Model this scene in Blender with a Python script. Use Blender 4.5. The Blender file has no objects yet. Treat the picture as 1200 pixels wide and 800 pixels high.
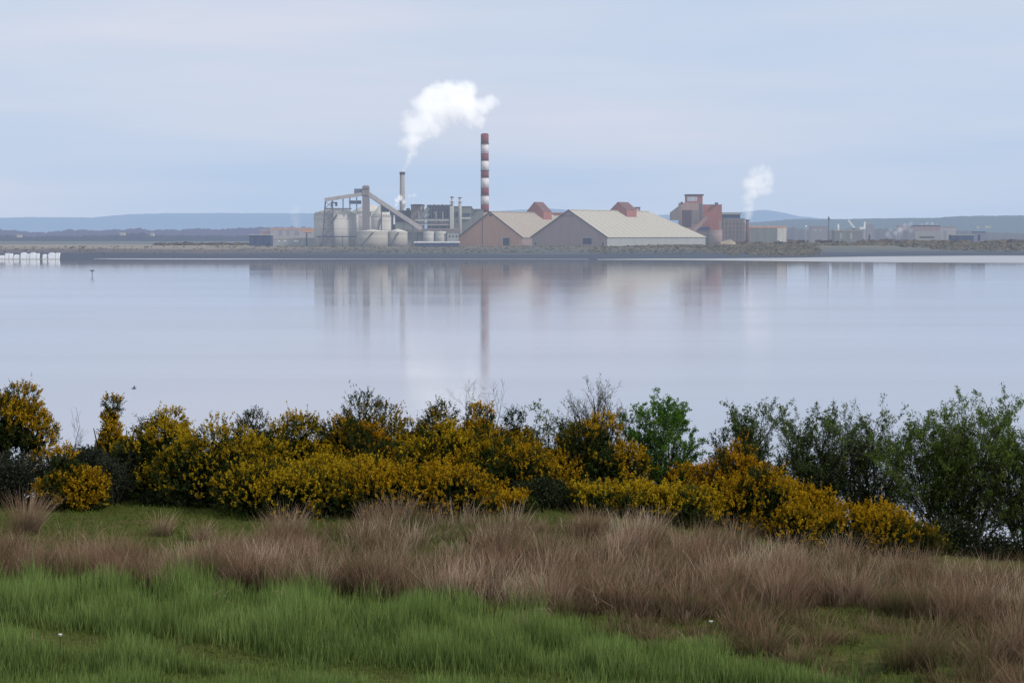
import bpy, math, random
import numpy as np
from mathutils import Vector, noise as mnoise
R = math.radians
random.seed(7); rng = np.random.default_rng(7)
sc = bpy.context.scene
COL = sc.collection

# ------------------------------------------------------------------ camera
HF = R(30); F = 600/math.tan(HF/2); CZ = 15.0; PITCH = math.atan(125/F)
cp, sp = math.cos(PITCH), math.sin(PITCH)
cam = bpy.data.cameras.new('camera'); co = bpy.data.objects.new('camera', cam); COL.objects.link(co)
co.location = (0, 0, CZ); co.rotation_euler = (math.pi/2-PITCH, 0, 0)
cam.sensor_fit = 'HORIZONTAL'; cam.angle = HF; cam.clip_start = 0.5; cam.clip_end = 60000
sc.camera = co

def at(px, py, Y):
    dx, dy = px-600, 400-py
    t = Y/(cp*F+sp*dy)
    return dx*t, CZ+(-sp*F+cp*dy)*t

def sstep(a, b, x):
    t = np.clip((x-a)/(b-a), 0, 1); return t*t*(3-2*t)

# ------------------------------------------------------------------ materials
HAZE = (0.42, 0.50, 0.66)  # airlight tint, added to far materials as emission
def nt(name):
    m = bpy.data.materials.new(name); m.use_nodes = True
    n = m.node_tree; n.nodes.clear()
    return m, n, n.nodes.new('ShaderNodeOutputMaterial')

def ramp(n, fac, stops):
    r = n.nodes.new('ShaderNodeValToRGB'); e = r.color_ramp.elements
    while len(e) > 1: e.remove(e[-1])
    e[0].position = stops[0][0]; e[0].color = (*stops[0][1], 1)
    for p, c in stops[1:]:
        k = e.new(p); k.color = (*c, 1)
    n.links.new(fac, r.inputs[0]); return r.outputs[0]

def mixc(n, fac, a, b, mode='MIX'):
    m = n.nodes.new('ShaderNodeMix'); m.data_type = 'RGBA'; m.blend_type = mode
    for s, v in ((m.inputs[0], fac), (m.inputs[6], a), (m.inputs[7], b)):
        if hasattr(v, 'links'): n.links.new(v, s)
        elif isinstance(v, tuple): s.default_value = (*v, 1)
        else: s.default_value = v
    return m.outputs[2]

def mathn(n, op, a, b=None, clamp=False):
    m = n.nodes.new('ShaderNodeMath'); m.operation = op; m.use_clamp = clamp
    for s, v in ((m.inputs[0], a), (m.inputs[1], b)):
        if v is None: continue
        if hasattr(v, 'links'): n.links.new(v, s)
        else: s.default_value = v
    return m.outputs[0]

def noise(n, scale, vec, detail=4, rough=0.6):
    t = n.nodes.new('ShaderNodeTexNoise'); t.inputs['Scale'].default_value = scale
    t.inputs['Detail'].default_value = detail; t.inputs['Roughness'].default_value = rough
    if vec: n.links.new(vec, t.inputs['Vector'])
    return t.outputs['Fac']

def pos(n): return n.nodes.new('ShaderNodeNewGeometry').outputs['Position']

def vscale(n, vec, s):
    m = n.nodes.new('ShaderNodeVectorMath'); m.operation = 'MULTIPLY'
    n.links.new(vec, m.inputs[0]); m.inputs[1].default_value = s; return m.outputs[0]

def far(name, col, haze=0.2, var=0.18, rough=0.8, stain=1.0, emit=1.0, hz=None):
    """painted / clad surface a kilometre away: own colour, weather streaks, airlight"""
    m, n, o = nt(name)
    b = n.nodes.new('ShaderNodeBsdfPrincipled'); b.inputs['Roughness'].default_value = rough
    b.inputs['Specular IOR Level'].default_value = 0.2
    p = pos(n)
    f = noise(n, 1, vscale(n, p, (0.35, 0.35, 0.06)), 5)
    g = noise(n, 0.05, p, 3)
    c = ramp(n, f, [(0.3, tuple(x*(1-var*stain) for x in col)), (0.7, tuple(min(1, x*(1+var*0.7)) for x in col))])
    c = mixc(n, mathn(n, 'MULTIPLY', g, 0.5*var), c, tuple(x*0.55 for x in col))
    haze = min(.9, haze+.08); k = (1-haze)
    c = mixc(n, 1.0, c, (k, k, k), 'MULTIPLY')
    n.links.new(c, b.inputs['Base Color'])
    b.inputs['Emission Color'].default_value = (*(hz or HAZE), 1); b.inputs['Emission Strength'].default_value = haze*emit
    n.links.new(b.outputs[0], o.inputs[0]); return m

def leafmat(name, stops, transl=0.3, tip=(0.55, 1.15), nscale=1.5, namt=0.5):
    """foliage: colour from the per-face attribute rnd, darker towards the base (attribute t)"""
    m, n, o = nt(name)
    a = n.nodes.new('ShaderNodeAttribute'); a.attribute_name = 'rnd'
    t = n.nodes.new('ShaderNodeAttribute'); t.attribute_name = 't'
    p = pos(n)
    nz = noise(n, nscale, p, 3)
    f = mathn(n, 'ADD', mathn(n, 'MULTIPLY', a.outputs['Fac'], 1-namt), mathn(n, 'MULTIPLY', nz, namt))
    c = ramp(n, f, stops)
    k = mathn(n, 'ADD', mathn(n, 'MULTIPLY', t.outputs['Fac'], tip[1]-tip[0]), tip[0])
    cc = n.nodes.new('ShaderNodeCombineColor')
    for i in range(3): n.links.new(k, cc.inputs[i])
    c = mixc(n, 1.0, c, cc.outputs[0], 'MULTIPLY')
    d = n.nodes.new('ShaderNodeBsdfDiffuse'); tr = n.nodes.new('ShaderNodeBsdfTranslucent')
    n.links.new(c, d.inputs[0]); n.links.new(c, tr.inputs[0])
    mx = n.nodes.new('ShaderNodeMixShader'); mx.inputs[0].default_value = transl
    n.links.new(d.outputs[0], mx.inputs[1]); n.links.new(tr.outputs[0], mx.inputs[2])
    n.links.new(mx.outputs[0], o.inputs[0]); return m

def bark(name, col):
    m, n, o = nt(name)
    b = n.nodes.new('ShaderNodeBsdfPrincipled'); b.inputs['Roughness'].default_value = 0.9
    b.inputs['Specular IOR Level'].default_value = 0.1
    c = ramp(n, noise(n, 14, pos(n), 5), [(0.3, tuple(x*0.6 for x in col)), (0.7, tuple(x*1.4 for x in col))])
    n.links.new(c, b.inputs['Base Color']); n.links.new(b.outputs[0], o.inputs[0]); return m

# ------------------------------------------------------------------ mesh helpers
WLOC = {}
def np_mesh(name, verts, faces, attrs=None, mat=None, smooth=False):
    me = bpy.data.meshes.new(name)
    verts = np.asarray(verts, np.float32); faces = np.asarray(faces, np.int32)
    k = faces.shape[1]; M = len(faces)
    me.vertices.add(len(verts)); me.vertices.foreach_set('co', verts.ravel())
    me.loops.add(M*k); me.loops.foreach_set('vertex_index', faces.ravel())
    me.polygons.add(M)
    me.polygons.foreach_set('loop_start', np.arange(0, M*k, k, dtype=np.int32))
    me.polygons.foreach_set('loop_total', np.full(M, k, np.int32))
    me.polygons.foreach_set('use_smooth', np.full(M, smooth, bool))
    me.update(calc_edges=True)
    for nm, v in (attrs or {}).items():
        at_ = me.attributes.new(nm, 'FLOAT', 'POINT'); at_.data.foreach_set('value', np.asarray(v, np.float32))
    if mat: me.materials.append(mat)
    return me

def link(name, me, parent=None, loc=None):
    o = bpy.data.objects.new(name, me); COL.objects.link(o)
    if parent: o.parent = parent; WLOC[o] = WLOC[parent]
    else:
        WLOC[o] = Vector(loc or (0, 0, 0)); o.location = WLOC[o]
    return o

def tag(o, label=None, cat=None, group=None, kind=None):
    if label: o['label'] = label
    if cat: o['category'] = cat
    if group: o['group'] = group
    if kind: o['kind'] = kind
    return o

def thing(name, label, cat, loc, group=None):
    o = bpy.data.objects.new(name, None); COL.objects.link(o); o.location = loc; o.empty_display_size = 0.5
    WLOC[o] = Vector(loc); return tag(o, label, cat, group)

class MB:
    """collects shapes in world coordinates, then builds ONE mesh object"""
    def __init__(s): s.v = []; s.f = []
    def add(s, vs, fs):
        b = len(s.v); s.v += [tuple(v) for v in vs]; s.f += [tuple(i+b for i in f) for f in fs]; return s
    def box(s, x0, x1, y0, y1, z0, z1, bev=0):
        return s.add([(x0,y0,z0),(x1,y0,z0),(x1,y1,z0),(x0,y1,z0),(x0,y0,z1),(x1,y0,z1),(x1,y1,z1),(x0,y1,z1)],
              [(0,3,2,1),(4,5,6,7),(0,1,5,4),(1,2,6,5),(2,3,7,6),(3,0,4,7)])
    def pbox(s, p0, p1, ty, by, Y, d):
        """box whose front face spans these columns/rows at distance Y; by None = down to the ground"""
        x0, z1 = at(p0, ty, Y); x1, _ = at(p1, ty, Y)
        z0 = Z0-0.5 if by is None else at(p0, by, Y)[1]
        return s.box(x0, x1, Y, Y+d, z0, z1)
    def bar(s, p0, p1, w, h):
        p0, p1 = Vector(p0), Vector(p1); d = (p1-p0).normalized()
        up = Vector((0, 0, 1)) if abs(d.z) < 0.98 else Vector((1, 0, 0))
        a = d.cross(up).normalized(); b = a.cross(d).normalized()
        vs = [p+a*(sx*w/2)+b*(sz*h/2) for p in (p0, p1) for sx, sz in ((-1,-1),(1,-1),(1,1),(-1,1))]
        return s.add(vs, [(0,1,2,3),(7,6,5,4),(0,4,5,1),(1,5,6,2),(2,6,7,3),(3,7,4,0)])
    def lathe(s, cx, cy, prof, seg=32):
        vs, fs = [], []
        for r, z in prof:
            for i in range(seg):
                a = 2*math.pi*i/seg; vs.append((cx+r*math.cos(a), cy+r*math.sin(a), z))
        for k in range(len(prof)-1):
            for i in range(seg):
                j = (i+1) % seg
                fs.append((k*seg+i, k*seg+j, (k+1)*seg+j, (k+1)*seg+i))
        fs.append(tuple(reversed(range(seg)))); fs.append(tuple((len(prof)-1)*seg+i for i in range(seg)))
        return s.add(vs, fs)
    def poly(s, pts): return s.add(pts, [tuple(range(len(pts)))])
    def prism(s, poly, dvec):
        n = len(poly); q = [Vector(p)+Vector(dvec) for p in poly]
        return s.add(list(poly)+q, [tuple(range(n)), tuple(reversed(range(n, 2*n)))] +
                     [(i, i+n, (i+1) % n+n, (i+1) % n) for i in range(n)])
    def build(s, name, mat, parent=None, smooth=False):
        me = bpy.data.meshes.new(name); L = WLOC[parent] if parent else Vector((0, 0, 0))
        me.from_pydata([tuple(Vector(v)-L) for v in s.v], [], s.f); me.update()
        import bmesh
        bm = bmesh.new(); bm.from_mesh(me); bmesh.ops.recalc_face_normals(bm, faces=bm.faces); bm.to_mesh(me); bm.free()
        if smooth:
            me.polygons.foreach_set('use_smooth', [len(p.vertices) == 4 for p in me.polygons])
        me.materials.append(mat)
        return link(name, me, parent)

# ------------------------------------------------------------------ world, sun
AZ = math.atan2(0.86, -0.5); EL = R(38)     # direction to the sun: right and a little behind the camera
w = bpy.data.worlds.new('World'); sc.world = w; w.use_nodes = True
n = w.node_tree; n.nodes.clear()
out = n.nodes.new('ShaderNodeOutputWorld'); bg = n.nodes.new('ShaderNodeBackground')
sky = n.nodes.new('ShaderNodeTexSky'); sky.sky_type = 'NISHITA'; sky.sun_disc = False
sky.sun_elevation = EL; sky.sun_rotation = AZ
sky.air_density = 1.2; sky.dust_density = 3.0
tc = n.nodes.new('ShaderNodeTexCoord').outputs['Generated']
sx = n.nodes.new('ShaderNodeSeparateXYZ'); n.links.new(tc, sx.inputs[0])
# high thin cloud veil over the blue
grad = ramp(n, sx.outputs[2], [(0.0, (5.75, 6.8, 8.75)), (0.03, (5.65, 6.75, 8.8)), (0.075, (6.2, 7.0, 8.8)), (0.12, (6.4, 7.1, 8.7)), (0.2, (6.0, 6.7, 7.9)), (0.45, (5.0, 5.4, 6.0)), (1.0, (4.3, 4.6, 5.1))])
c1 = noise(n, 1, vscale(n, tc, (3.0, 3.0, 26.0)), 5, 0.5)
cl = ramp(n, c1, [(0.33, (0.90, 0.96, 1.0)), (0.5, (0.99, 1.0, 1.0)), (0.66, (1.10, 1.045, 1.005))])
c2 = noise(n, 1, vscale(n, tc, (1.3, 1.3, 10.0)), 3, 0.5)
veil = mixc(n, 1.0, mixc(n, 1.0, grad, cl, 'MULTIPLY'), ramp(n, c2, [(0.35, (0.93, 0.965, 0.995)), (0.65, (1.035, 1.025, 1.005))]), 'MULTIPLY')
cmix = mixc(n, 0.9, sky.outputs[0], veil)
n.links.new(cmix, bg.inputs[0]); bg.inputs[1].default_value = 0.1
n.links.new(bg.outputs[0], out.inputs[0])

sl = bpy.data.lights.new('sun', 'SUN'); sl.energy = 2.2; sl.angle = R(10); sl.color = (1, 0.94, 0.86)
so = bpy.data.objects.new('sun', sl); COL.objects.link(so); so.location = (60, -40, 80)
sd = Vector((math.sin(AZ)*math.cos(EL), math.cos(AZ)*math.cos(EL), math.sin(EL)))
so.rotation_euler = sd.to_track_quat('Z', 'Y').to_euler()

# ------------------------------------------------------------------ ground
Z0 = 7.0
def fbm2(x, y, s, seed=0):
    """cheap smooth noise from summed sines (vectorised), about -1..1"""
    r = np.random.default_rng(seed); v = 0
    for k in range(7):
        a = r.uniform(0, 6.28); f = s*r.uniform(0.6, 2.2); ph = r.uniform(0, 6.28)
        v = v+np.sin((x*math.cos(a)+y*math.sin(a))*f+ph)
    return v/4.0

def shoreY(x):
    pxs = [-12000, -700, 120, 180, 250, 330, 500, 12000]
    return np.interp(x, pxs, [1200, 1200, 1200, 1240, 1320, 1370, 1385, 1400])

def ground(x, y):
    x = np.asarray(x, float); y = np.asarray(y, float)
    right = sstep(0.5, 9.0, x)
    near = 10.3-0.95*right*sstep(22, 33, y)-0.02*np.clip(y-28, 0, 20)+0.05*fbm2(x, y, 0.9, 3)+0.03*fbm2(x, y, 2.3, 4)
    near = near-sstep(34.5, 60, y)*14*1.0
    near = np.maximum(near, -3)
    ys = shoreY(x)
    f = np.clip((y-ys)/62, -0.5, 1)
    fz = np.where(f < 0, f*5, Z0*np.clip(f, 0, 1))+np.where(f > 0.02, 0.25*fbm2(x, y, 0.05, 9)*np.clip(f*3, 0, 1), 0)
    return np.where(y < 600, near, fz)

def ghit(px, py):
    """where the line of sight through this pixel meets the near bank"""
    lo, hi = 12.0, 60.0
    Y = np.linspace(lo, hi, 481)
    dx, dy = px-600, 400-py
    t = Y/(cp*F+sp*dy); X = dx*t; Z = CZ+(-sp*F+cp*dy)*t
    d = Z-ground(X, Y)
    i = np.argmax(d < 0)
    if d[i] >= 0: i = 300
    return float(X[i]), float(Y[i]), float(ground(X[i], Y[i]))

xs = sorted(set(list(np.round(np.arange(-18, 18.01, 0.4), 3))+list(range(-560, 561, 20))+[-20000,-12000,-8000,-5000,-3000,-2000,-1400,-1000,-800,-680,680,800,1000,1400,2000,3000,5000,8000,12000,20000,-26,-34,26,34]))
ys = sorted(set(list(range(-60, 12, 6))+list(np.round(np.arange(12, 66, 0.45), 3))+[70,80,100,150,250,400,600,601,900,1100,1150]+list(range(1180, 1500, 8))+[1520,1600,1800,2200,3000,4500,7000,12000,20000,32000]))
gx, gy = np.meshgrid(xs, ys)
gz = ground(gx, gy)
V = np.stack([gx.ravel(), gy.ravel(), gz.ravel()], 1)
nx, ny = len(xs), len(ys)
ii, jj = np.meshgrid(np.arange(nx-1), np.arange(ny-1))
b = (jj*nx+ii).ravel()
Fc = np.stack([b, b+1, b+1+nx, b+nx], 1)

m, n, o = nt('ground_soil_and_turf')
p = pos(n); sp_ = n.nodes.new('ShaderNodeSeparateXYZ'); n.links.new(p, sp_.inputs[0])
d = n.nodes.new('ShaderNodeBsdfPrincipled'); d.inputs['Roughness'].default_value = 0.95; d.inputs['Specular IOR Level'].default_value = 0.1
n1 = noise(n, 0.9, p, 5, 0.65); n2 = noise(n, 9, p, 5, 0.7)
near = ramp(n, n1, [(0.3, (0.05, 0.062, 0.014)), (0.48, (0.085, 0.10, 0.022)), (0.6, (0.105, 0.10, 0.03)), (0.75, (0.12, 0.095, 0.045))])
near = mixc(n, 1.0, near, ramp(n, n2, [(0.25, (0.45, 0.45, 0.45)), (0.75, (1.35, 1.35, 1.35))]), 'MULTIPLY')
# far shore: rocks painted dark for bank shade, brown mud, tan grass on top
nf = noise(n, 1, vscale(n, p, (0.012, 0.02, 0.02)), 5, 0.7)
zz = mathn(n, 'ADD', sp_.outputs[2], mathn(n, 'MULTIPLY', mathn(n, 'SUBTRACT', nf, 0.5), 3.0))
farc = ramp(n, mathn(n, 'DIVIDE', zz, 9.0), [(0.0, (0.012, 0.022, 0.045)), (0.33, (0.015, 0.028, 0.055)), (0.40, (0.085, 0.065, 0.075)), (0.60, (0.10, 0.08, 0.08)), (0.70, (0.22, 0.185, 0.145)), (1.0, (0.26, 0.225, 0.17))])
farr = ramp(n, mathn(n, 'DIVIDE', zz, 9.0), [(0.0, (0.012, 0.022, 0.04)), (0.28, (0.018, 0.030, 0.05)), (0.36, (0.06, 0.065, 0.07)), (0.55, (0.075, 0.08, 0.07)), (0.75, (0.11, 0.10, 0.065)), (1.0, (0.12, 0.11, 0.07))])
rx = n.nodes.new('ShaderNodeMapRange'); n.links.new(sp_.outputs[0], rx.inputs[0]); rx.inputs[1].default_value = -220; rx.inputs[2].default_value = -40
farc = mixc(n, rx.outputs[0], farc, farr)
streak = noise(n, 1, vscale(n, p, (0.01, 0.16, 0.5)), 4)
farc = mixc(n, 1.0, farc, ramp(n, streak, [(0.3, (0.7, 0.7, 0.7)), (0.7, (1.2, 1.2, 1.2))]), 'MULTIPLY')
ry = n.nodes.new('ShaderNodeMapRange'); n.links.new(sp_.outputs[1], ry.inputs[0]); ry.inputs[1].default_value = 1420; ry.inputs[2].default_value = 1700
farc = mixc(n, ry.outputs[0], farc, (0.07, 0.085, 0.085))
isf = mathn(n, 'GREATER_THAN', sp_.outputs[1], 500)
n.links.new(mixc(n, isf, near, farc), d.inputs['Base Color'])
d.inputs['Emission Color'].default_value = (*HAZE, 1)  # haze painted on the far ground as emission, stronger with distance
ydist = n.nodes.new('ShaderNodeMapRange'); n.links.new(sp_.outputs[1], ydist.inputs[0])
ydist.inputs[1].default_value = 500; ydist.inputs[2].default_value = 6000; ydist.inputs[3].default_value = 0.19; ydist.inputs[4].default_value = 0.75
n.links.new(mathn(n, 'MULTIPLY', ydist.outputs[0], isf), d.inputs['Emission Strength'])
n.links.new(d.outputs[0], o.inputs[0])
MG = m
tag(link('ground', np_mesh('ground', V, Fc, mat=MG, smooth=True)), kind='structure')

# ------------------------------------------------------------------ water
m, n, o = nt('still_estuary_water')
p = pos(n)
g = n.nodes.new('ShaderNodeBsdfGlossy'); g.distribution = 'GGX'
rn = noise(n, 1, vscale(n, p, (0.003, 0.02, 1)), 4)
rr = n.nodes.new('ShaderNodeMapRange'); n.links.new(rn, rr.inputs[0]); rr.inputs[1].default_value = 0.3; rr.inputs[2].default_value = 0.7
rr.inputs[3].default_value = 0.08; rr.inputs[4].default_value = 0.14
ryw = n.nodes.new('ShaderNodeSeparateXYZ'); n.links.new(p, ryw.inputs[0]); rm_ = n.nodes.new('ShaderNodeMapRange'); n.links.new(ryw.outputs[1], rm_.inputs[0])
rm_.inputs[1].default_value = 200; rm_.inputs[2].default_value = 1050; rm_.inputs[3].default_value = 1.0; rm_.inputs[4].default_value = 0.36   # calmer in the lee of the far bank
n.links.new(mathn(n, 'MULTIPLY', rr.outputs[0], rm_.outputs[0]), g.inputs['Roughness'])

g.inputs[0].default_value = (0.95, 0.94, 0.955, 1)
df = n.nodes.new('ShaderNodeBsdfDiffuse'); df.inputs[0].default_value = (0.34, 0.35, 0.40, 1)
fr = n.nodes.new('ShaderNodeFresnel'); fr.inputs['IOR'].default_value = 1.33
bmp = n.nodes.new('ShaderNodeBump'); bmp.inputs['Strength'].default_value = 0.25; bmp.inputs['Distance'].default_value = 0.02
n.links.new(noise(n, 1, vscale(n, p, (0.35, 1.1, 1)), 3), bmp.inputs['Height'])
n.links.new(bmp.outputs[0], g.inputs['Normal'])
mx = n.nodes.new('ShaderNodeMixShader')
n.links.new(mathn(n, 'ADD', mathn(n, 'MULTIPLY', fr.outputs[0], 0.5), mathn(n, 'ADD', mathn(n, 'MULTIPLY', rn, -0.12), 0.55), True), mx.inputs[0])
n.links.new(df.outputs[0], mx.inputs[1]); n.links.new(g.outputs[0], mx.inputs[2]); n.links.new(mx.outputs[0], o.inputs[0])
tag(MB().poly([(-16000, 40, 0), (16000, 40, 0), (16000, 1450, 0), (-16000, 1450, 0)]).build('water', m), kind='structure')

# wet mudflat on the right and the bright tide line on the left
def sheet(name, rows, z, mat):
    """rows: (px, r_far, r_near) -> a thin flat strip lying on the water"""
    a, bq = [], []
    for px, rf, rnr in rows:
        for lst, r in ((a, rf), (bq, rnr)):
            Y = (CZ-z)*F/(r-275); lst.append((at(px, r, Y)[0], Y, z))
    mb = MB(); k = len(a)
    mb.add(a+bq, [(i, k+i, k+i+1, i+1) for i in range(k-1)])
    return tag(mb.build(name, mat), kind='structure')
m, n, o = nt('wet_pale_mud')
p = pos(n); b_ = n.nodes.new('ShaderNodeBsdfPrincipled'); b_.inputs['Roughness'].default_value = 0.35
n.links.new(ramp(n, noise(n, 1, vscale(n, p, (0.01, 0.06, 1)), 5), [(0.3, (0.43, 0.44, 0.48)), (0.7, (0.57, 0.58, 0.62))]), b_.inputs['Base Color'])
n.links.new(b_.outputs[0], o.inputs[0])
MUD = m
sheet('mudflat', [(700, 303.6, 304.3), (800, 302.6, 304.6), (870, 301.2, 305.4), (960, 299.6, 306.4), (1050, 299.2, 307.3), (1200, 299.0, 308.2), (1400, 299.0, 308.6)], 0.05, MUD)
sheet('tide_line', [(110, 302.9, 303.2), (135, 302.4, 303.6), (200, 302.3, 303.9), (260, 302.6, 304.0), (330, 303.1, 303.7), (420, 303.3, 303.65), (690, 303.5, 303.85)], 0.06, far('pale_tide_line', (0.62, 0.6, 0.68), 0.1, 0.25))  # narrow pale strip along the waterline

# ------------------------------------------------------------------ hills and far land
def ridge(name, prof, Y, depth, mat, base=Z0-2, rough=0.0, step=1.0, kind='structure', seed=1, cols=None):
    """land rising behind Y; prof = [(px, row of skyline)]"""
    pxs = np.arange(prof[0][0], prof[-1][0]+0.1, step)
    top = np.interp(pxs, [q[0] for q in prof], [q[1] for q in prof])
    r = np.random.default_rng(seed)
    nz = np.zeros_like(top)
    for k, a in ((40, .45), (16, .3), (6, .25), (2.5, .3)):
        nn = r.normal(size=int(len(pxs)*step/k)+4); nz += a*np.interp(pxs/k, np.arange(len(nn)), nn, period=None) if False else a*np.interp((pxs-pxs[0])/k, np.arange(len(nn)), nn)
    top = top-nz*rough
    rows = []
    for k, (fy, fz) in enumerate(((0, 0), (0.25, 0.45), (0.6, 0.82), (1, 1), (1.8, 0.6))):
        Yk = Y+depth*fy
        X = (pxs-600)/F*Y*(1+0.0*fy)
        Zt = np.array([at(0, t, Y+depth)[1] for t in top])
        rows.append(np.stack([X*(Yk/Y), np.full_like(X, Yk), base+(Zt-base)*fz+(nz*0.2*rough*Y/F if 0 < fy < 1 else 0)], 1))
    V = np.concatenate(rows); nn = len(pxs)
    f = [(k*nn+i, k*nn+i+1, (k+1)*nn+i+1, (k+1)*nn+i) for k in range(4) for i in range(nn-1)]
    return tag(link(name, np_mesh(name, V, f, mat=mat, smooth=True)), kind=kind)

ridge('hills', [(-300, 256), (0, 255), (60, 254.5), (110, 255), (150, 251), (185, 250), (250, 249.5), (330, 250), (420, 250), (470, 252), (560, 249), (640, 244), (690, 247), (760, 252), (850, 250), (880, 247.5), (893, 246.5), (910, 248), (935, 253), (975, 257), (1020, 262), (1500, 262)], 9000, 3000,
      far('distant_blue_hill', (0.03, 0.09, 0.22), 0.72, 0.06, emit=0.95, hz=(0.37, 0.50, 0.71)), rough=0.35, step=4)  # blue of the haze put into base colour as well as emission
ridge('rising_land', [(860, 262), (900, 259), (930, 256.5), (980, 256.8), (1030, 256), (1060, 255.5), (1100, 255), (1118, 253.2), (1150, 252.6), (1250, 253.5), (1500, 256)], 4200, 900,
      far('far_field_land', (0.05, 0.085, 0.10), 0.44, 0.35, hz=(0.36, 0.46, 0.63)), rough=0.5, step=2, seed=5)
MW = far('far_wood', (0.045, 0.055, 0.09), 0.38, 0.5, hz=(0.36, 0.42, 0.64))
tag(ridge('woodland', [(-300, 271), (0, 270), (40, 271), (70, 269.5), (120, 270.5), (165, 268), (180, 271), (230, 268), (300, 267), (370, 266.5), (460, 268)], 3600, 300, MW, rough=1.6, step=1.0, kind='stuff', seed=11))
tag(ridge('woodland', [(-300, 277), (0, 276), (60, 277.5), (140, 275), (168, 271.5), (175, 273.5), (210, 276), (240, 276), (300, 277), (360, 277)], 2300, 160, far('far_hedges', (0.035, 0.05, 0.07), 0.27, 0.5, hz=(0.34, 0.42, 0.62)), rough=1.4, step=1.0, kind='stuff', seed=12))
tag(ridge('woodland', [(840, 272), (930, 268), (960, 270), (1010, 268), (1060, 270), (1110, 270), (1150, 271), (1180, 273), (1400, 275)], 2500, 160, far('far_scrub_wood', (0.07, 0.075, 0.09), 0.28, 0.5), rough=1.5, step=1.0, kind='stuff', seed=13))

# scrub along the far shore: hundreds of thousands of twigs nobody could count
ICO = None
def blobs(pts, rad, seed, squash=0.7):
    import bmesh
    bm = bmesh.new(); bmesh.ops.create_icosphere(bm, subdivisions=2, radius=1)
    bv = np.array([v.co[:] for v in bm.verts]); bf = np.array([[v.index for v in f.verts] for f in bm.faces]); bm.free()
    r = np.random.default_rng(seed); N = len(pts)
    jit = 1+0.32*r.normal(size=(N, len(bv), 1)).clip(-2, 2)
    s = rad[:, None, None]*np.stack([r.uniform(.8, 1.7, N), r.uniform(.8, 1.5, N), np.full(N, squash)], 1)[:, None, :]
    V = pts[:, None, :]+bv[None]*jit*s
    Fs = bf[None]+(np.arange(N)*len(bv))[:, None, None]
    rn_ = np.repeat(r.random(N), len(bv))
    return V.reshape(-1, 3), Fs.reshape(-1, 3), rn_
def scrub(name, N, pxr, Yr, radr, mat, seed, zoff=0):
    r = np.random.default_rng(seed)
    px = r.uniform(*pxr, N); Y = r.uniform(*Yr, N); x = (px-600)/F*Y
    dens = fbm2(x, Y, 0.03, seed); k = dens > r.uniform(-1.0, 0.9, N); x, Y = x[k], Y[k]
    Y = np.maximum(Y, shoreY(x)+r.uniform(10, 40, len(x))); z = ground(x, Y)+zoff; rad = r.uniform(*radr, len(x))
    V, Fs, rn_ = blobs(np.stack([x, Y, z], 1), rad, seed)
    return tag(link(name, np_mesh(name, V, Fs, {'rnd': rn_, 't': np.ones(len(V))}, mat)), kind='stuff')
def scrubmat(name, stops, haze):
    m = leafmat(name, stops, 0.0, (1, 1), 0.2, 0.4)
    n = m.node_tree; o = [q for q in n.nodes if q.type == 'OUTPUT_MATERIAL'][0]
    src = o.inputs[0].links[0].from_socket
    e = n.nodes.new('ShaderNodeEmission'); e.inputs[0].default_value = (*HAZE, 1); e.inputs[1].default_value = haze  # haze laid over the scrub as emission
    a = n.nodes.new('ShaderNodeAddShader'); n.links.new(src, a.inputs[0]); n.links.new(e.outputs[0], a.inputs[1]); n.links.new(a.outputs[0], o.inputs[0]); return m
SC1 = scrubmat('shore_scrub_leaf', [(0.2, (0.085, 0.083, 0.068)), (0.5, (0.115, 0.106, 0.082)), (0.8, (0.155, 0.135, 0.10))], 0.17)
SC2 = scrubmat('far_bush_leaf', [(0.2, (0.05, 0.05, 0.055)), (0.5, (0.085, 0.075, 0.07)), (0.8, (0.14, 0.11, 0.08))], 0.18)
scrub('shore_scrub', 3200, (690, 960), (1235, 1345), (0.4, 1.5), SC1, 21)
scrub('shore_scrub', 3600, (860, 1290), (1395, 1600), (0.5, 2.2), SC1, 22)
scrub('far_bushes', 2400, (925, 1300), (1590, 1800), (0.9, 3.6), SC2, 23, 0.8)
scrub('far_bushes', 700, (830, 930), (1430, 1600), (0.9, 3.0), SC2, 25, 0.8)
scrub('far_bushes', 500, (180, 320), (1420, 1700), (0.5, 1.6), SC2, 26, 0.2)
scrub('shore_scrub', 1800, (-100, 720), (1226, 1275), (0.2, 0.8), SC1, 24)
scrub('shore_scrub', 3000, (900, 1300), (1398, 1470), (0.3, 1.2), SC1, 27)
scrub('shore_scrub', 1500, (690, 930), (1222, 1300), (0.25, 0.9), SC1, 28)

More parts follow.
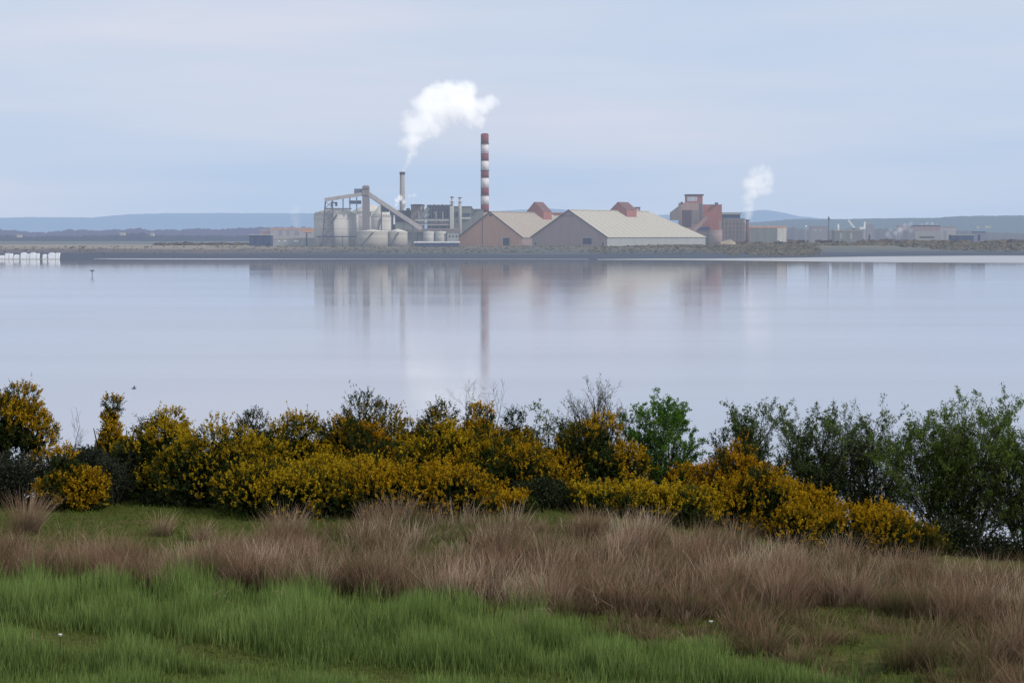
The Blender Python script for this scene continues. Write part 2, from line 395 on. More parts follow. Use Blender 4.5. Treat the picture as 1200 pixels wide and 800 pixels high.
# ------------------------------------------------------------------ the works
A = dict(
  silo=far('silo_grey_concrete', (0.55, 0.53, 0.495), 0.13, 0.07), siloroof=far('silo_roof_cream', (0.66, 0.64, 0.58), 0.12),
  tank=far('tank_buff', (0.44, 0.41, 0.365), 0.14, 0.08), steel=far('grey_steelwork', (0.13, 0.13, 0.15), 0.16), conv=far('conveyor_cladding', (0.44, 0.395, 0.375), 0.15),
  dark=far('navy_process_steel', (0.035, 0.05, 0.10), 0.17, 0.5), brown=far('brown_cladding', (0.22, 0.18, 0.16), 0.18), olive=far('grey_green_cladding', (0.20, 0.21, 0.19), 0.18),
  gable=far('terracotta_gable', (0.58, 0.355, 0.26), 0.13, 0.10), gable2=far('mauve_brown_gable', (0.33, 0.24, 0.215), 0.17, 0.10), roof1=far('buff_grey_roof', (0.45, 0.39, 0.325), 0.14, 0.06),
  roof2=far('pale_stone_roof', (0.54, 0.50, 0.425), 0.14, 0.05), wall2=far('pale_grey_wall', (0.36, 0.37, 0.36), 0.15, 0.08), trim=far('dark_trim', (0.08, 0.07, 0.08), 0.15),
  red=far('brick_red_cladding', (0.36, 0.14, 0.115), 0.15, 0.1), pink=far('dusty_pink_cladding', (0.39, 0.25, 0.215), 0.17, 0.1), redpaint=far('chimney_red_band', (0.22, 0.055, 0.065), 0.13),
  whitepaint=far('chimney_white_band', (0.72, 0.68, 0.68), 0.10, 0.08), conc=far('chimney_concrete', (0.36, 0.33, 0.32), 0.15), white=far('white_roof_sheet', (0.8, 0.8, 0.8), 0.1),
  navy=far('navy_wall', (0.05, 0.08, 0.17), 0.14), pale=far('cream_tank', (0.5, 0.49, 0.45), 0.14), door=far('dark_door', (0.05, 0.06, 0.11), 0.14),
  orange=far('orange_cladding', (0.62, 0.36, 0.24), 0.16), sand=far('sand_heap', (0.42, 0.36, 0.27), 0.14), glass=far('pale_glazing', (0.5, 0.52, 0.58), 0.15),  # orange is a cladding colour for roof edges and a panel
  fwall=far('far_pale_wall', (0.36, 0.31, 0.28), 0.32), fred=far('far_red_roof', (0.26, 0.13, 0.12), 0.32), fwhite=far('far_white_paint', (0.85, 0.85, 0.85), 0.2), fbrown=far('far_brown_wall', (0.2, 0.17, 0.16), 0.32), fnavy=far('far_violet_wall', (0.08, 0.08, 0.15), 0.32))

def base(px, Y): return (at(px, 275, Y)[0], Y, Z0)

def tank(name, label, cat, px0, px1, ytop, yapex, Y, wall, roof, apex_frac=0.3, group=None, rail=True):
    c = (px0+px1)/2; t = thing(name, label, cat, base(c, Y), group)
    cx = WLOC[t].x; r = (px1-px0)/2*Y/F; zt = at(c, ytop, Y)[1]; za = at(c, yapex, Y)[1]
    MB().lathe(cx, Y, [(r, Z0-0.5), (r, zt)], 40).build('wall', wall, t, True)
    MB().lathe(cx, Y, [(r*1.02, zt+0.02), (r*1.02, zt+0.3), (r*apex_frac, za), (r*apex_frac*0.5, za+0.1)], 40).build('roof', roof, t, True)
    mb = MB()
    for i in range(3):
        z = Z0+(zt-Z0)*(0.25+0.3*i); mb.lathe(cx, Y, [(r+0.02, z), (r+0.14, z+0.1), (r+0.14, z+0.3), (r+0.02, z+0.4)], 40)
    mb.build('stiffening_ring', wall, t)
    if rail:
        mb = MB(); a0 = R(230)
        for k in range(16):
            a = a0+k*0.055; z = Z0+(zt-Z0)*k/16
            mb.box(cx+(r+.6)*math.cos(a)-.5, cx+(r+.6)*math.cos(a)+.5, Y+(r+.6)*math.sin(a)-.5, Y+(r+.6)*math.sin(a)+.5, z, z+0.25)
        mb.bar((cx+(r+.6)*math.cos(a0), Y+(r+.6)*math.sin(a0), Z0), (cx+(r+.6)*math.cos(a0+.825), Y+(r+.6)*math.sin(a0+.825), zt), 1.0, .3); mb.build('stair', A['steel'], t)
    return t
SG = 'grey storage silos'
tank('silo', 'widest pale grey silo behind the lattice trestle at the left end of the works', 'silo', 368, 420, 251, 244.3, 1300, A['silo'], A['siloroof'], 0.45)
tank('silo', 'tall grey silo half hidden between the two other silos, below the conveyor house', 'silo', 412, 455, 248.5, 239.5, 1348, A['silo'], A['siloroof'], 0.2)
tank('silo', 'narrow grey silo with a steep pale conical roof, right of the conveyor head tower', 'silo', 435, 458.5, 254, 240.5, 1306, A['silo'], A['siloroof'], 0.18)
tank('storage_tank', 'wider of the two low buff tanks at the front of the silos', 'tank', 418, 454.5, 271.7, 269.0, 1272, A['tank'], A['siloroof'], 0.1)
tank('storage_tank', 'narrower of the two low buff tanks, nearer the blue walled shed', 'tank', 454.5, 477.5, 271.9, 268.2, 1278, A['tank'], A['siloroof'], 0.1)
tank('storage_tank', 'left one of the two small cream tanks behind the white roofed blue shed', 'tank', 496, 509, 272, 271, 1300, A['pale'], A['white'], 0.1, rail=False)
tank('storage_tank', 'right one of the two small cream tanks behind the white roofed blue shed', 'tank', 510, 523, 272, 271, 1300, A['pale'], A['white'], 0.1, rail=False)

# conveyor system over the silos
YC = 1284
def P3(px, py, Y=YC):
    x, z = at(px, py, Y); return (x, Y, z)
t = thing('conveyor_gallery', 'grey conveyor gallery rising over the silos to a head tower and down to the right', 'conveyor', base(428, YC))
MB().bar(P3(380.5, 234.2), P3(426, 227.3), 3.0, 2.3).build('left_gallery', A['conv'], t)
MB().bar(P3(430, 225.8), P3(494, 268.2), 3.4, 2.7).build('right_gallery', A['conv'], t)
mb = MB(); a, b2 = Vector(P3(434, 231.5)), Vector(P3(484, 265.5))
mb.bar(a, b2, 1.6, 0.5)
for k in range(15):
    q = a.lerp(b2, k/14); mb.bar(q, q+Vector((1.1, 0, 2.1)), 1.4, 0.35); mb.bar(q, q+Vector((-1.2, 0, 2.5)), 1.4, 0.3)
mb.pbox(446, 456, 240.5, 248.5, YC, 2)
mb.build('truss', A['dark'], t)  # truss and block coloured dark, also standing in for shade under the gallery
tw = MB().pbox(424.4, 432.2, 218.2, None, YC-2, 7).build('head_tower', far('tower_cladding', (0.24, 0.22, 0.225), 0.15, 0.08), t)
MB().pbox(425.5, 431.5, 217.2, 218.1, YC-1.5, 5).build('roof', A['conv'], tw)
for y_ in (221, 229): MB().pbox(424.9, 431.6, y_, y_+1.1, YC-2.2, .15).build('louvre', A['trim'], tw)
MB().pbox(415, 424.3, 221.2, 227.5, YC-1, 5).build('drive_house', far('slate_blue_cladding', (0.12, 0.14, 0.2), 0.17), t)
mb = MB()
mb.bar(P3(381.5, 234), P3(377.5, 290), .9, .9).bar(P3(389.5, 233), P3(391, 290), .9, .9)
for k in range(6):
    y0, y1 = 236+8*k, 244+8*k; l = lambda y: 381.5-(y-234)*0.07; r_ = lambda y: 389.5+(y-234)*0.027
    mb.bar(P3(l(y0), y0), P3(r_(y1), y1), .35, .35); mb.bar(P3(r_(y0), y0), P3(l(y1), y1), .35, .35); mb.bar(P3(l(y1), y1), P3(r_(y1), y1), .45, .45)
mb.bar(P3(380.5, 244.6), P3(412, 244.6), .8, .8)
for x in (402, 410, 418): mb.bar(P3(x, 231), P3(x, 247), .7, .7)
mb.build('trestle', A['steel'], t)
mb = MB().pbox(387.5, 395, 236.8, 238.3, YC, 3).pbox(392.6, 395, 238.1, 241.5, YC+.1, 2.8).pbox(387.6, 389, 238.1, 242, YC+.1, 2.8); mb.build('machine_frame', A['dark'], t)
MB().pbox(409, 423, 235, 239, YC, 3).build('machine_house', A['dark'], t)
mb = MB()
for x, y in ((447, 238), (459, 246), (473, 255), (484, 263)): mb.bar(P3(x, y), P3(x, 290), .8, .8)
mb.build('support_post', A['steel'], t)
MB().bar(P3(462, 252), P3(462, 263), 1.1, 1.1).build('vent_pipe', A['white'], t)

def building(name, label, cat, px0, px1, yt, Y, d, wall, roof=None, yb=None, roofh=0.8, over=0.3, extra=None, group=None):
    t = thing(name, label, cat, base((px0+px1)/2, Y), group)
    MB().pbox(px0, px1, yt, yb, Y, d).build('wall', A[wall], t)
    if roof:
        x0, z = at(px0, yt, Y); x1, _ = at(px1, yt, Y)
        MB().box(x0-over, x1+over, Y-over, Y+d+over, z+0.01, z+roofh).build('roof', A[roof], t)
    for nm, mt, boxes in (extra or []):
        for (a, c, y0, y1, dd) in boxes:
            MB().pbox(a, c, y0, y1, Y-dd, dd-0.003 if dd < 3 else dd).build(nm, A[mt], t)
    return t
# process area behind the conveyor
building('process_building', 'brown clad block with dark caps on its roof behind the thin chimney', 'building', 481.5, 496, 241, 1352, 18, 'brown', 'trim', extra=[('roof_vent', 'trim', [(484, 494.5, 239.3, 240.2, 6)]), ('pipe', 'pale', [(493, 494.3, 240.5, 256, .5)])])
t = building('process_building', 'dark navy steel process block between the brown block and the two thin vent stacks', 'building', 500.5, 527, 241.5, 1345, 22, 'dark', 'trim')
mb = MB()
for k in range(6): mb.pbox(500.6, 526.9, 244+4*k, 244.45+4*k, 1344.5, .4)
mb.build('floor_beam', A['steel'], t)
mb = MB()
for k in range(8): mb.pbox(501.5+3.5*k, 501.9+3.5*k, 241.6, 268, 1344.2, .25)
mb.build('column', A['olive'], t)
for k, (a, bq, c, dd) in enumerate(((516, 519.5, 259, 263), (520.5, 523, 257, 262), (508, 511, 248, 251))): MB().pbox(a, bq, c, dd, 1343.8, .3).build('panel', A['brown' if k < 2 else 'steel'], t)
for k in range(5): MB().lathe(at(504+4.8*k, 241, 1352)[0], 1352, [(.5, at(0, 241.5, 1352)[1]), (.5, at(0, 239.8-0.5*(k % 2), 1352)[1])], 8).build('roof_vent', A['steel'], t)
# sloping ducts between the brown and navy blocks
t = thing('process_duct', 'cluster of slanting grey ducts in front of the navy process block', 'ductwork', base(497, 1338))
MB().bar(P3(488, 262, 1338), P3(502, 244, 1338), 3, 2.6).bar(P3(494, 262, 1336), P3(503, 250, 1336), 1.6, 1.4).build('duct', A['olive'], t)
MB().lathe(at(490, 0, 1336)[0], 1336, [(2.6, Z0), (2.6, at(0, 259, 1336)[1]), (1.2, at(0, 255, 1336)[1])], 16).build('hopper', A['steel'], t)
building('process_building', 'low dark block behind the foot of the thin chimney', 'building', 457, 482, 247.5, 1366, 16, 'dark', 'steel', extra=[('roof_vent', 'steel', [(459, 463, 245.2, 247, 5), (476, 480, 244, 247, 5)])])
building('process_building', 'grey brown low block under the lower end of the conveyor', 'building', 463, 486, 262, 1322, 10, 'olive', 'brown', extra=[('door', 'door', [(468, 472, 270, 280, .3)])])
building('pipe_bridge', 'long rust brown pipe bridge behind the cream tanks', 'pipe bridge', 478, 538, 269.2, 1318, 4, 'brown', 'fred', yb=272, extra=[('support', 'steel', [(482, 483, 272, 289, .8), (500, 501, 272, 289, .8), (531, 532, 272, 289, .8)])])
building('process_building', 'grey green flat topped block right of the navy block, with two vent stacks', 'building', 528, 552, 243, 1362, 24, 'olive', 'steel', extra=[('duct', 'dark', [(534, 540, 248, 253, 1.0), (543, 551, 250, 252.5, 1.0)]), ('ledge', 'white', [(538, 551, 255.2, 256.4, 1.6)])])
building('process_building', 'stepped grey block at the foot of the striped chimney', 'building', 550, 566, 246.2, 1372, 18, 'olive', 'steel', extra=[('roof_vent', 'steel', [(551, 554, 243.6, 246, 4), (558, 561, 244.8, 246, 4)])])
for px, yt, lab in ((529.8, 230.5, 'left one of two short pale vent stacks beside the navy process block'), (539, 231.2, 'right one of two short pale vent stacks beside the navy process block')):
    t = thing('vent_stack', lab, 'stack', base(px, 1356), 'short vent stacks'); X = WLOC[t].x
    MB().lathe(X, 1356, [(1.5, Z0), (1.2, at(0, 242, 1356)[1]), (0.75, at(0, 236, 1356)[1]), (0.75, at(0, yt+1, 1356)[1])], 14).build('flue', A['silo'], t, True)
    MB().lathe(X, 1356, [(1.35, at(0, yt+1.1, 1356)[1]), (1.35, at(0, yt, 1356)[1])], 14).build('cap', A['steel'], t, True)
    MB().lathe(X, 1356, [(1.9, at(0, 237.2, 1356)[1]), (1.9, at(0, 236.7, 1356)[1])], 14).build('platform', A['steel'], t)
building('pipe_column', 'tall pale grey riser at the right edge of the navy process block', 'riser', 527.2, 530.4, 241, 1340, 3, 'silo', 'steel')
t = building('sheet_roofed_shed', 'long low navy walled shed with a bright white roof in front of the cream tanks', 'shed', 486, 537.5, 284.6, 1268, 14, 'navy', 'white', roofh=0.95, over=0.5, extra=[('door', 'door', [(492, 496, 286.2, 289, .1), (515, 519, 286.2, 289, .1)])])
building('site_office', 'small grey block left of the terracotta gable', 'building', 524, 537, 273, 1296, 8, 'wall2', 'brown', extra=[('window', 'door', [(526, 528, 276, 278, .1), (530, 532, 276, 278, .1), (534, 536, 276, 278, .1)])])

t = thing('pipe_rack', 'rack of thin pale pipes crossing in front of the navy process block', 'pipe rack', base(506, 1330))
mb = MB()
for x in (488, 497, 506, 515, 524): mb.bar(P3(x, 256, 1330), P3(x, 289, 1330), .55, .55)
for y in (256.4, 261.2): mb.bar(P3(487, y, 1330), P3(525, y, 1330), .5, .5)
mb.build('frame', A['steel'], t)
for y, mt in ((257.4, 'silo'), (258.6, 'pale'), (262.2, 'brown'), (263.6, 'silo')): MB().bar(P3(486, y, 1329.4), P3(526, y, 1329.4), .5, .45).build('pipe', A[mt], t)
for x in (491, 511, 519): MB().bar(P3(x, 248, 1331), P3(x, 262, 1331), .5, .5).build('riser', A['pale'], t)
for cpx, r_px, row, Yq, lab in ((394, 26, 251, 1300, 'thin handrail round the top of the widest silo'), (446.8, 11.7, 254, 1306, 'thin handrail round the top of the narrow silo')):
    t = thing('handrail', lab, 'handrail', (at(cpx, 0, Yq)[0], Yq, at(cpx, row, Yq)[1]), 'handrails on the silos'); X, _, zr = WLOC[t]; rr0 = r_px*Yq/F
    mb = MB(); q = [(X+rr0*math.cos(a*.2618), Yq+rr0*math.sin(a*.2618)) for a in range(24)]
    for k in range(24):
        a, b_ = q[k], q[(k+1) % 24]; mb.bar((*a, zr), (*a, zr+1.3), .12, .12)
        for hz_ in (.7, 1.3): mb.bar((*a, zr+hz_), (*b_, zr+hz_), .12, .12)
    mb.build('rail', A['steel'], t)

# warehouses (storage halls with a gable towards the water and a hipped far end)
def hall(name, label, px0, px1, yeave, yapex, Ymid, theta, pxend, hipfrac, gm, rm, wm, doors, apexshift=0):
    """returns root and frame (corner, g, l, w, eave, ridge)"""
    g = Vector((math.cos(theta), -math.sin(theta), 0)); l = Vector((math.sin(theta), math.cos(theta), 0))
    wd = (px1-px0)/F*Ymid/math.cos(theta)
    c = Vector((at((px0+px1)/2, 275, Ymid)[0], Ymid, Z0))
    ze = at(0, yeave, Ymid)[1]; za = at(0, yapex, Ymid)[1]
    # length so that the far right corner projects at pxend
    L = 10.0
    while True:
        q = c+g*(wd/2)+l*L
        if 600+F*q.x/q.y >= pxend or L > 400: break
        L += 0.5
    t = thing(name, label, 'storage hall', tuple(c))
    def W(u, v, z): q = c+g*u+l*v; return (q.x, q.y, z)
    h = wd/2; hip = L*hipfrac; zb = Z0-0.6
    MB().poly([W(-h, 0, zb), W(h, 0, zb), W(h, 0, ze), W(0, 0, za), W(-h, 0, ze)]).build('gable_wall', gm, t)
    MB().add([W(h, 0, zb), W(h, L, zb), W(h, L, ze), W(h, 0, ze), W(-h, 0, zb), W(-h, L, zb), W(-h, L, ze), W(-h, 0, ze)],
             [(0, 1, 2, 3), (4, 7, 6, 5), (1, 5, 6, 2)]).build('side_wall', wm, t)
    o_ = 0.9; k = (za-ze)/h; zo = ze-o_*k+0.35
    roof = MB().add([W(h+o_, -o_, zo), W(h+o_, L+o_, zo), W(0, L-hip, za+.35), W(0, -o_, za+.35), W(-h-o_, -o_, zo), W(-h-o_, L+o_, zo)],
             [(0, 1, 2, 3), (4, 3, 2, 5), (1, 5, 2)]).build('roof', rm, t)
    mb = MB()
    mb.bar(W(-h-o_, -o_-.05, zo-.15), W(0, -o_-.05, za+.15), .5, .7); mb.bar(W(h+o_, -o_-.05, zo-.15), W(0, -o_-.05, za+.15), .5, .7); mb.build('verge_trim', A['trim'], t)
    mb = MB().bar(W(0, -.8, za+.5), W(0, L-hip, za+.5), 1.4, .35); mb.build('ridge_cap', rm, t)
    mb = MB()
    for q in range(1, int(L/7)):
        f = q*7
        top_v = min(f, L-hip) ; mb.bar(W(h+o_, f, zo+.06), W(h*max(0, (f-(L-hip))/hip), f, za+.41-(za-ze)*max(0, (f-(L-hip))/hip)), .35, .12)
    mb.build('roof_seam', rm, t)
    mb = MB().bar(W(h+.25, 0, ze-.2), W(h+.25, L, ze-.2), .5, .35); mb.build('gutter', A['wall2'], t)
    for nm, u0, u1, y0, y1, mt in doors:
        z1 = at(0, y0, Ymid)[1]; z0_ = at(0, y1, Ymid)[1]
        p_ = W(u0*h, -.15, z0_), W(u1*h, -.15, z0_), W(u1*h, -.15, z1), W(u0*h, -.15, z1)
        dn = MB().prism([Vector(x) for x in p_], l*0.14).build(nm, mt, t)
        if nm == 'door':
            fr_ = MB()
            fr_.bar(W(u0*h-.3, -.2, z0_), W(u0*h-.3, -.2, z1), .5, .5); fr_.bar(W(u1*h+.3, -.2, z0_), W(u1*h+.3, -.2, z1), .5, .5); fr_.bar(W(u0*h-.5, -.2, z1+.3), W(u1*h+.5, -.2, z1+.3), .5, .5)
            fr_.build('frame', A['wall2'], dn)
    return t, W, h, L, ze, za, hip
TH = R(28)
t1 = hall('storage_hall', 'storage hall with a terracotta gable, nearer the striped chimney', 537.5, 612, 278, 248.6, 1316, TH, 705, 0.30, A['gable'], A['roof1'], A['gable2'],
     [('door', 0.40, 0.60, 279, 287.5, A['door']), ('seam', -0.262, -0.245, 257, 288.5, A['trim']), ('vent', -0.03, 0.05, 251.2, 253.6, A['trim'])])
t2 = hall('storage_hall', 'longer storage hall with a dull mauve brown gable and pale stone coloured roof', 624, 710, 277.8, 246.6, 1284, R(35), 826, 0.22, A['gable2'], A['roof2'], A['wall2'],
     [('door', 0.36, 0.60, 279, 286, A['door']), ('door', -0.93, -0.88, 284, 287, A['trim']), ('door', 0.87, 0.93, 284, 287.6, A['trim']), ('ledge', -0.25, 0.1, 252.8, 253.5, A['trim'])])

def ridge_house(label, H, v, halfw, zrow, depth, side):
    t_, W, h, L, ze, za, hip = H
    c = W(0, v, za); t = thing('ridge_house', label, 'transfer house', c)
    Y = c[1]; zt = at(0, zrow, Y)[1]; zl = za-0.4
    hw = halfw
    # a steep roofed house astride the ridge, its gable parallel to the hall's gable
    prof = lambda vv: [W(-hw, vv, zl-(hw*(za-ze)/h)), W(hw*1.15, vv, zl-(hw*(za-ze)/h)), W(hw*1.15, vv, za+.9), W(0, vv, zt), W(-hw, vv, za+.9)]
    MB().poly(prof(v)).poly(prof(v+depth)).add(prof(v)+prof(v+depth), [(0, 5, 9, 4), (1, 2, 7, 6)]).build('wall', A['red'], t)
    a, b_ = prof(v-.4), prof(v+depth+.4)
    up = Vector((0, 0, .15)); Q = lambda p_: tuple(Vector(p_)+up)
    MB().add([Q(a[2]), Q(a[3]), Q(a[4]), Q(b_[2]), Q(b_[3]), Q(b_[4])], [(0, 3, 4, 1), (1, 4, 5, 2)]).build('roof', far('ridge_house_roof', (0.20, 0.10, 0.095), 0.15), t)
    return t
ridge_house('red brown peaked house astride the roof of the terracotta gabled hall', t1, 66, 6.3, 236.8, 13, 1)
ridge_house('red brown peaked house astride the pale roof of the longer hall', t2, 62, 6.3, 236.9, 13, 1)
building('roof_hoist_frame', 'small red and grey frame on the roof ridge of the longer hall', 'frame', 744.2, 750.2, 243.4, 1392, 3, 'red', 'trim', yb=249.5, roofh=.5, extra=[('opening', 'glass', [(746, 748.2, 244.6, 248, .1)])])
t = building('conveyor_gallery', 'thin red conveyor gallery reaching from the left peaked house to the longer hall', 'conveyor', 640, 672, 250.2, 1405, 4, 'red', 'pink', yb=252.6, extra=[('support', 'steel', [(650, 651, 252.6, 288, 1.0)])])
building('storage_hall', 'low buff roofed building showing in the notch between the two big halls', 'storage hall', 632, 668, 254, 1470, 20, 'roof1', 'siloroof')

# chimneys
t = thing('chimney', 'tall chimney painted in red and white bands behind the terracotta gabled hall', 'chimney', base(568.3, 1392)); X = WLOC[t].x; Y = 1392
rows = [(157.2, 168.8, 'redpaint'), (168.8, 179.8, 'whitepaint'), (179.8, 188.8, 'redpaint'), (188.8, 199.8, 'whitepaint'), (199.8, 208.8, 'redpaint'), (208.8, 220.2, 'whitepaint'), (220.2, 229, 'redpaint'), (229, 239.8, 'whitepaint'), (239.8, 249, 'redpaint'), (249, 290, 'conc')]
rad = lambda y: (4.35+(y-157)*0.004)*Y/F
for k, (a, b_, mt) in enumerate(rows):
    za_, zb_ = at(0, a, Y)[1], at(0, b_, Y)[1]
    MB().lathe(X, Y, [(rad(b_), zb_+(.002)), (rad(a), za_)], 32).build('shaft' if mt == 'conc' else ('red_band' if mt == 'redpaint' else 'white_band'), A[mt], t, True)
z = at(0, 157.2, Y)[1]
for k in range(3):
    a = k*2.094+.5; MB().lathe(X+1.15*math.cos(a), Y+1.15*math.sin(a), [(1.1, z-1), (1.1, z+.5)], 14).build('flue', A['trim'], t, True)
for y in (168.9, 200, 229): zz_ = at(0, y, Y)[1]; MB().lathe(X, Y, [(rad(y)+.5, zz_-.1), (rad(y)+.5, zz_+.35)], 32).build('platform', A['steel'], t)
mb = MB().bar((X-rad(200)-.15, Y-.6, Z0), (X-rad(160)-.1, Y-.6, z), .5, .3); mb.build('ladder', A['steel'], t)
t = thing('chimney', 'thin plain grey chimney with a dark top, steam blowing off it', 'chimney', base(471.7, 1375)); X = WLOC[t].x; Y = 1375
r_ = lambda px: px*Y/F
MB().lathe(X, Y, [(r_(3.9), Z0), (r_(3.4), at(0, 250, Y)[1]), (r_(2.75), at(0, 204.6, Y)[1])], 24).build('shaft', A['conc'], t, True)
MB().lathe(X, Y, [(r_(3.3), at(0, 204.5, Y)[1]), (r_(3.3), at(0, 201.6, Y)[1]), (r_(2.4), at(0, 201.5, Y)[1])], 24).build('cap', A['trim'], t, True)
mb = MB(); zz_ = at(0, 236, Y)[1]; mb.lathe(X, Y, [(r_(3.8), zz_), (r_(3.8), zz_+.4)], 24); mb.build('platform', A['steel'], t)
MB().bar((X-r_(2.9), Y-1, Z0), (X-r_(2.5), Y-1, at(0, 203, Y)[1]), .5, .3).build('ladder', A['steel'], t)

# red plant on the right
t = thing('plant_tower', 'dusty pink process tower with a glazed top box right of the pale roofed hall', 'tower', base(811, 1480)); Y = 1480
MB().pbox(798, 823.5, 237.6, None, Y, 22).build('wall', A['pink'], t)
tb = MB().pbox(804.6, 823.4, 229.4, 237.5, Y+1, 14).build('top_box', A['red'], t)
MB().pbox(804.0, 824.8, 227.6, 229.3, Y+.4, 15.5).build('roof', A['trim'], tb)
MB().pbox(805.4, 817, 230.4, 235.8, Y+.9, .08).build('window', A['glass'], tb)
MB().pbox(797.6, 800.2, 236.6, 239, Y-.4, .38).build('bracket', A['trim'], t)
MB().pbox(799.4, 810.4, 246.2, 266, Y-.3, .28).build('recess_panel', far('dark_mauve_panel', (0.10, 0.07, 0.09), 0.15), t)  # flat dark panel stands in for the shaded recess
MB().pbox(811.5, 818.2, 246.2, 262, Y-.3, .28).build('light_panel', A['brown'], t)
MB().pbox(819.6, 822.8, 238.2, 262, Y-.3, .28).build('edge_strip', A['steel'], t)  # narrow grey strip at the right edge of the tower
MB().prism([Vector(P3(786, 249, Y)), Vector(P3(797.9, 240, Y)), Vector(P3(797.9, 258, Y)), Vector(P3(786, 258, Y))], (0, 8, 0)).build('lean_to', A['brown'], t)
building('plant_block', 'windowless brick red block joined to the right of the pink tower', 'building', 823.8, 846, 240.3, 1484, 18, 'red', 'fred', roofh=.5, over=.1, extra=[('roof_vent', 'trim', [(838.2, 841.6, 237.4, 239.6, 4)]), ('edge_strip', 'gable2', [(842.5, 845.8, 258, 282, .12)])])  # dull brown strip low on the right edge of the block
t = thing('conveyor_chute', 'slanting red chute running down in front of the pink tower', 'chute', base(820, 1468))
MB().bar(P3(828.5, 254.6, 1468), P3(812.5, 270.4, 1468), 3, 2.6).build('chute', A['pink'], t)
MB().prism([Vector(P3(817, 269.8, 1468)), Vector(P3(822, 266, 1468)), Vector(P3(832, 265.6, 1468)), Vector(P3(832, 269.8, 1468))], (0, 5, 0)).build('chute_underside', A['navy'], t)  # dark blue wedge below the chute
MB().pbox(817.5, 831, 270, None, 1469, 5).build('housing', A['brown'], t)
tank('storage_tank', 'squat dark red tank at the foot of the brick red block', 'tank', 831, 846.5, 269.5, 268.8, 1462, A['gable2'], A['red'], .5, rail=False)
t = building('process_building', 'grey brown scaffolded block right of the brick red block', 'building', 847, 873, 257, 1496, 16, 'brown', 'olive')
mb = MB()
for k in range(6): mb.pbox(848+4.3*k, 848.5+4.3*k, 257.3, 284, 1495.3, .4)
for k in range(4): mb.pbox(847.2, 872.8, 261+5*k, 261.5+5*k, 1495.5, .3)
mb.build('scaffold', A['brown'], t)
building('roof_slab_building', 'dark slate roofed block rising behind the scaffolded block', 'building', 846.5, 867.5, 251.5, 1530, 14, 'navy', 'wall2', roofh=1.8, over=.8)
t = thing('chimney', 'short rust red stack with a dark top beside the grey shed on the right', 'chimney', base(875.6, 1455)); X = WLOC[t].x
MB().lathe(X, 1455, [(1.3, Z0), (1.15, at(0, 259, 1455)[1])], 16).build('shaft', far('rust_stack', (0.18, 0.07, 0.07), 0.16), t, True)
MB().lathe(X, 1455, [(1.7, at(0, 259, 1455)[1]+.01), (1.7, at(0, 257.2, 1455)[1])], 16).build('cap', A['dark'], t, True)
t = building('grey_shed', 'long low grey shed with an orange roof edge, farthest right of the main works', 'shed', 877, 922.5, 267, 1460, 16, 'olive', None, extra=[('end_panel', 'siloroof', [(911, 922, 267.2, 284, .12)]), ('fascia', 'orange', [(876.6, 911, 264.8, 267, .2), (911, 922.8, 264.8, 267, .15)])])
x0, z = at(877, 264.8, 1460); x1, _ = at(922.5, 264.8, 1460)
MB().box(x0, x1, 1460.1, 1476, z-1.3, z-.02).build('roof', A['roof1'], t)
# sand heap
V, Fs, rn_ = blobs(np.array([[at(853, 278, 1398)[0], 1398, Z0+.2], [at(848, 278, 1396)[0], 1396, Z0-.2], [at(858, 278, 1399)[0], 1399, Z0-.1]]), np.array([4.2, 3.0, 2.8]), 3, .95)
tag(link('earth_heap', np_mesh('earth_heap', V, Fs, mat=A['sand'], smooth=True)), 'pale tan heap of earth in front of the scaffolded block', 'heap')

# left end of the works
building('blue_shed', 'low dark blue shed with a pale roof at the far left of the works', 'shed', 292, 317, 275.5, 1330, 14, 'navy', 'pale', roofh=.6, extra=[('door', 'door', [(297, 301, 278, 286, .1), (306, 310, 278, 286, .1)])])
t = building('workshop', 'long pale workshop with an orange roof edge left of the widest silo', 'building', 317, 369, 269, 1352, 16, 'fwall', 'orange', roofh=1.1, extra=[('door', 'fbrown', [(327, 330, 269.6, 276, .1), (336, 338.6, 269.6, 276, .1), (345, 351, 271, 276, .1)]), ('orange_panel', 'orange', [(354, 367, 268.2, 272.4, .14)])])  # orange panel on the right of the front wall
building('workshop', 'small red brown annex stepping down from the pale workshop', 'building', 304.5, 316.8, 270.5, 1362, 12, 'fred', 'fwall', extra=[('door', 'door', [(308, 310, 274, 280, .1)])])
t = building('low_annex', 'low grey annex in front of the pale workshop', 'building', 320, 372, 280, 1320, 8, 'wall2', 'tank', extra=[('window', 'fwhite', [(326, 328, 281.5, 283, .1), (333, 335, 281.5, 283, .1), (344, 350, 281.4, 283.2, .1)]), ('door', 'fbrown', [(340, 342.5, 281.5, 287, .1), (353, 355, 280.6, 287, .1)])])
t = thing('mast', 'dark slim mast left of the widest silo', 'mast', base(359.3, 1290)); X = WLOC[t].x
MB().lathe(X, 1290, [(.55, Z0-.3), (.4, at(0, 273, 1290)[1])], 10).build('pole', A['dark'], t, True)
MB().box(X-1.6, X+3.2, 1289.7, 1290.3, at(0, 273, 1290)[1], at(0, 272.3, 1290)[1]).build('cross_arm', A['steel'], t)
t = thing('walkway', 'dark raised walkway along the foot of the widest silo', 'walkway', base(395, 1278))
MB().pbox(371, 418, 276.8, 278.2, 1278, 2).build('deck', A['dark'], t)
mb = MB()
for x in (374, 383, 392, 401, 410): mb.pbox(x, x+.8, 278.3, None, 1278.4, .6)
mb.build('support', A['steel'], t)

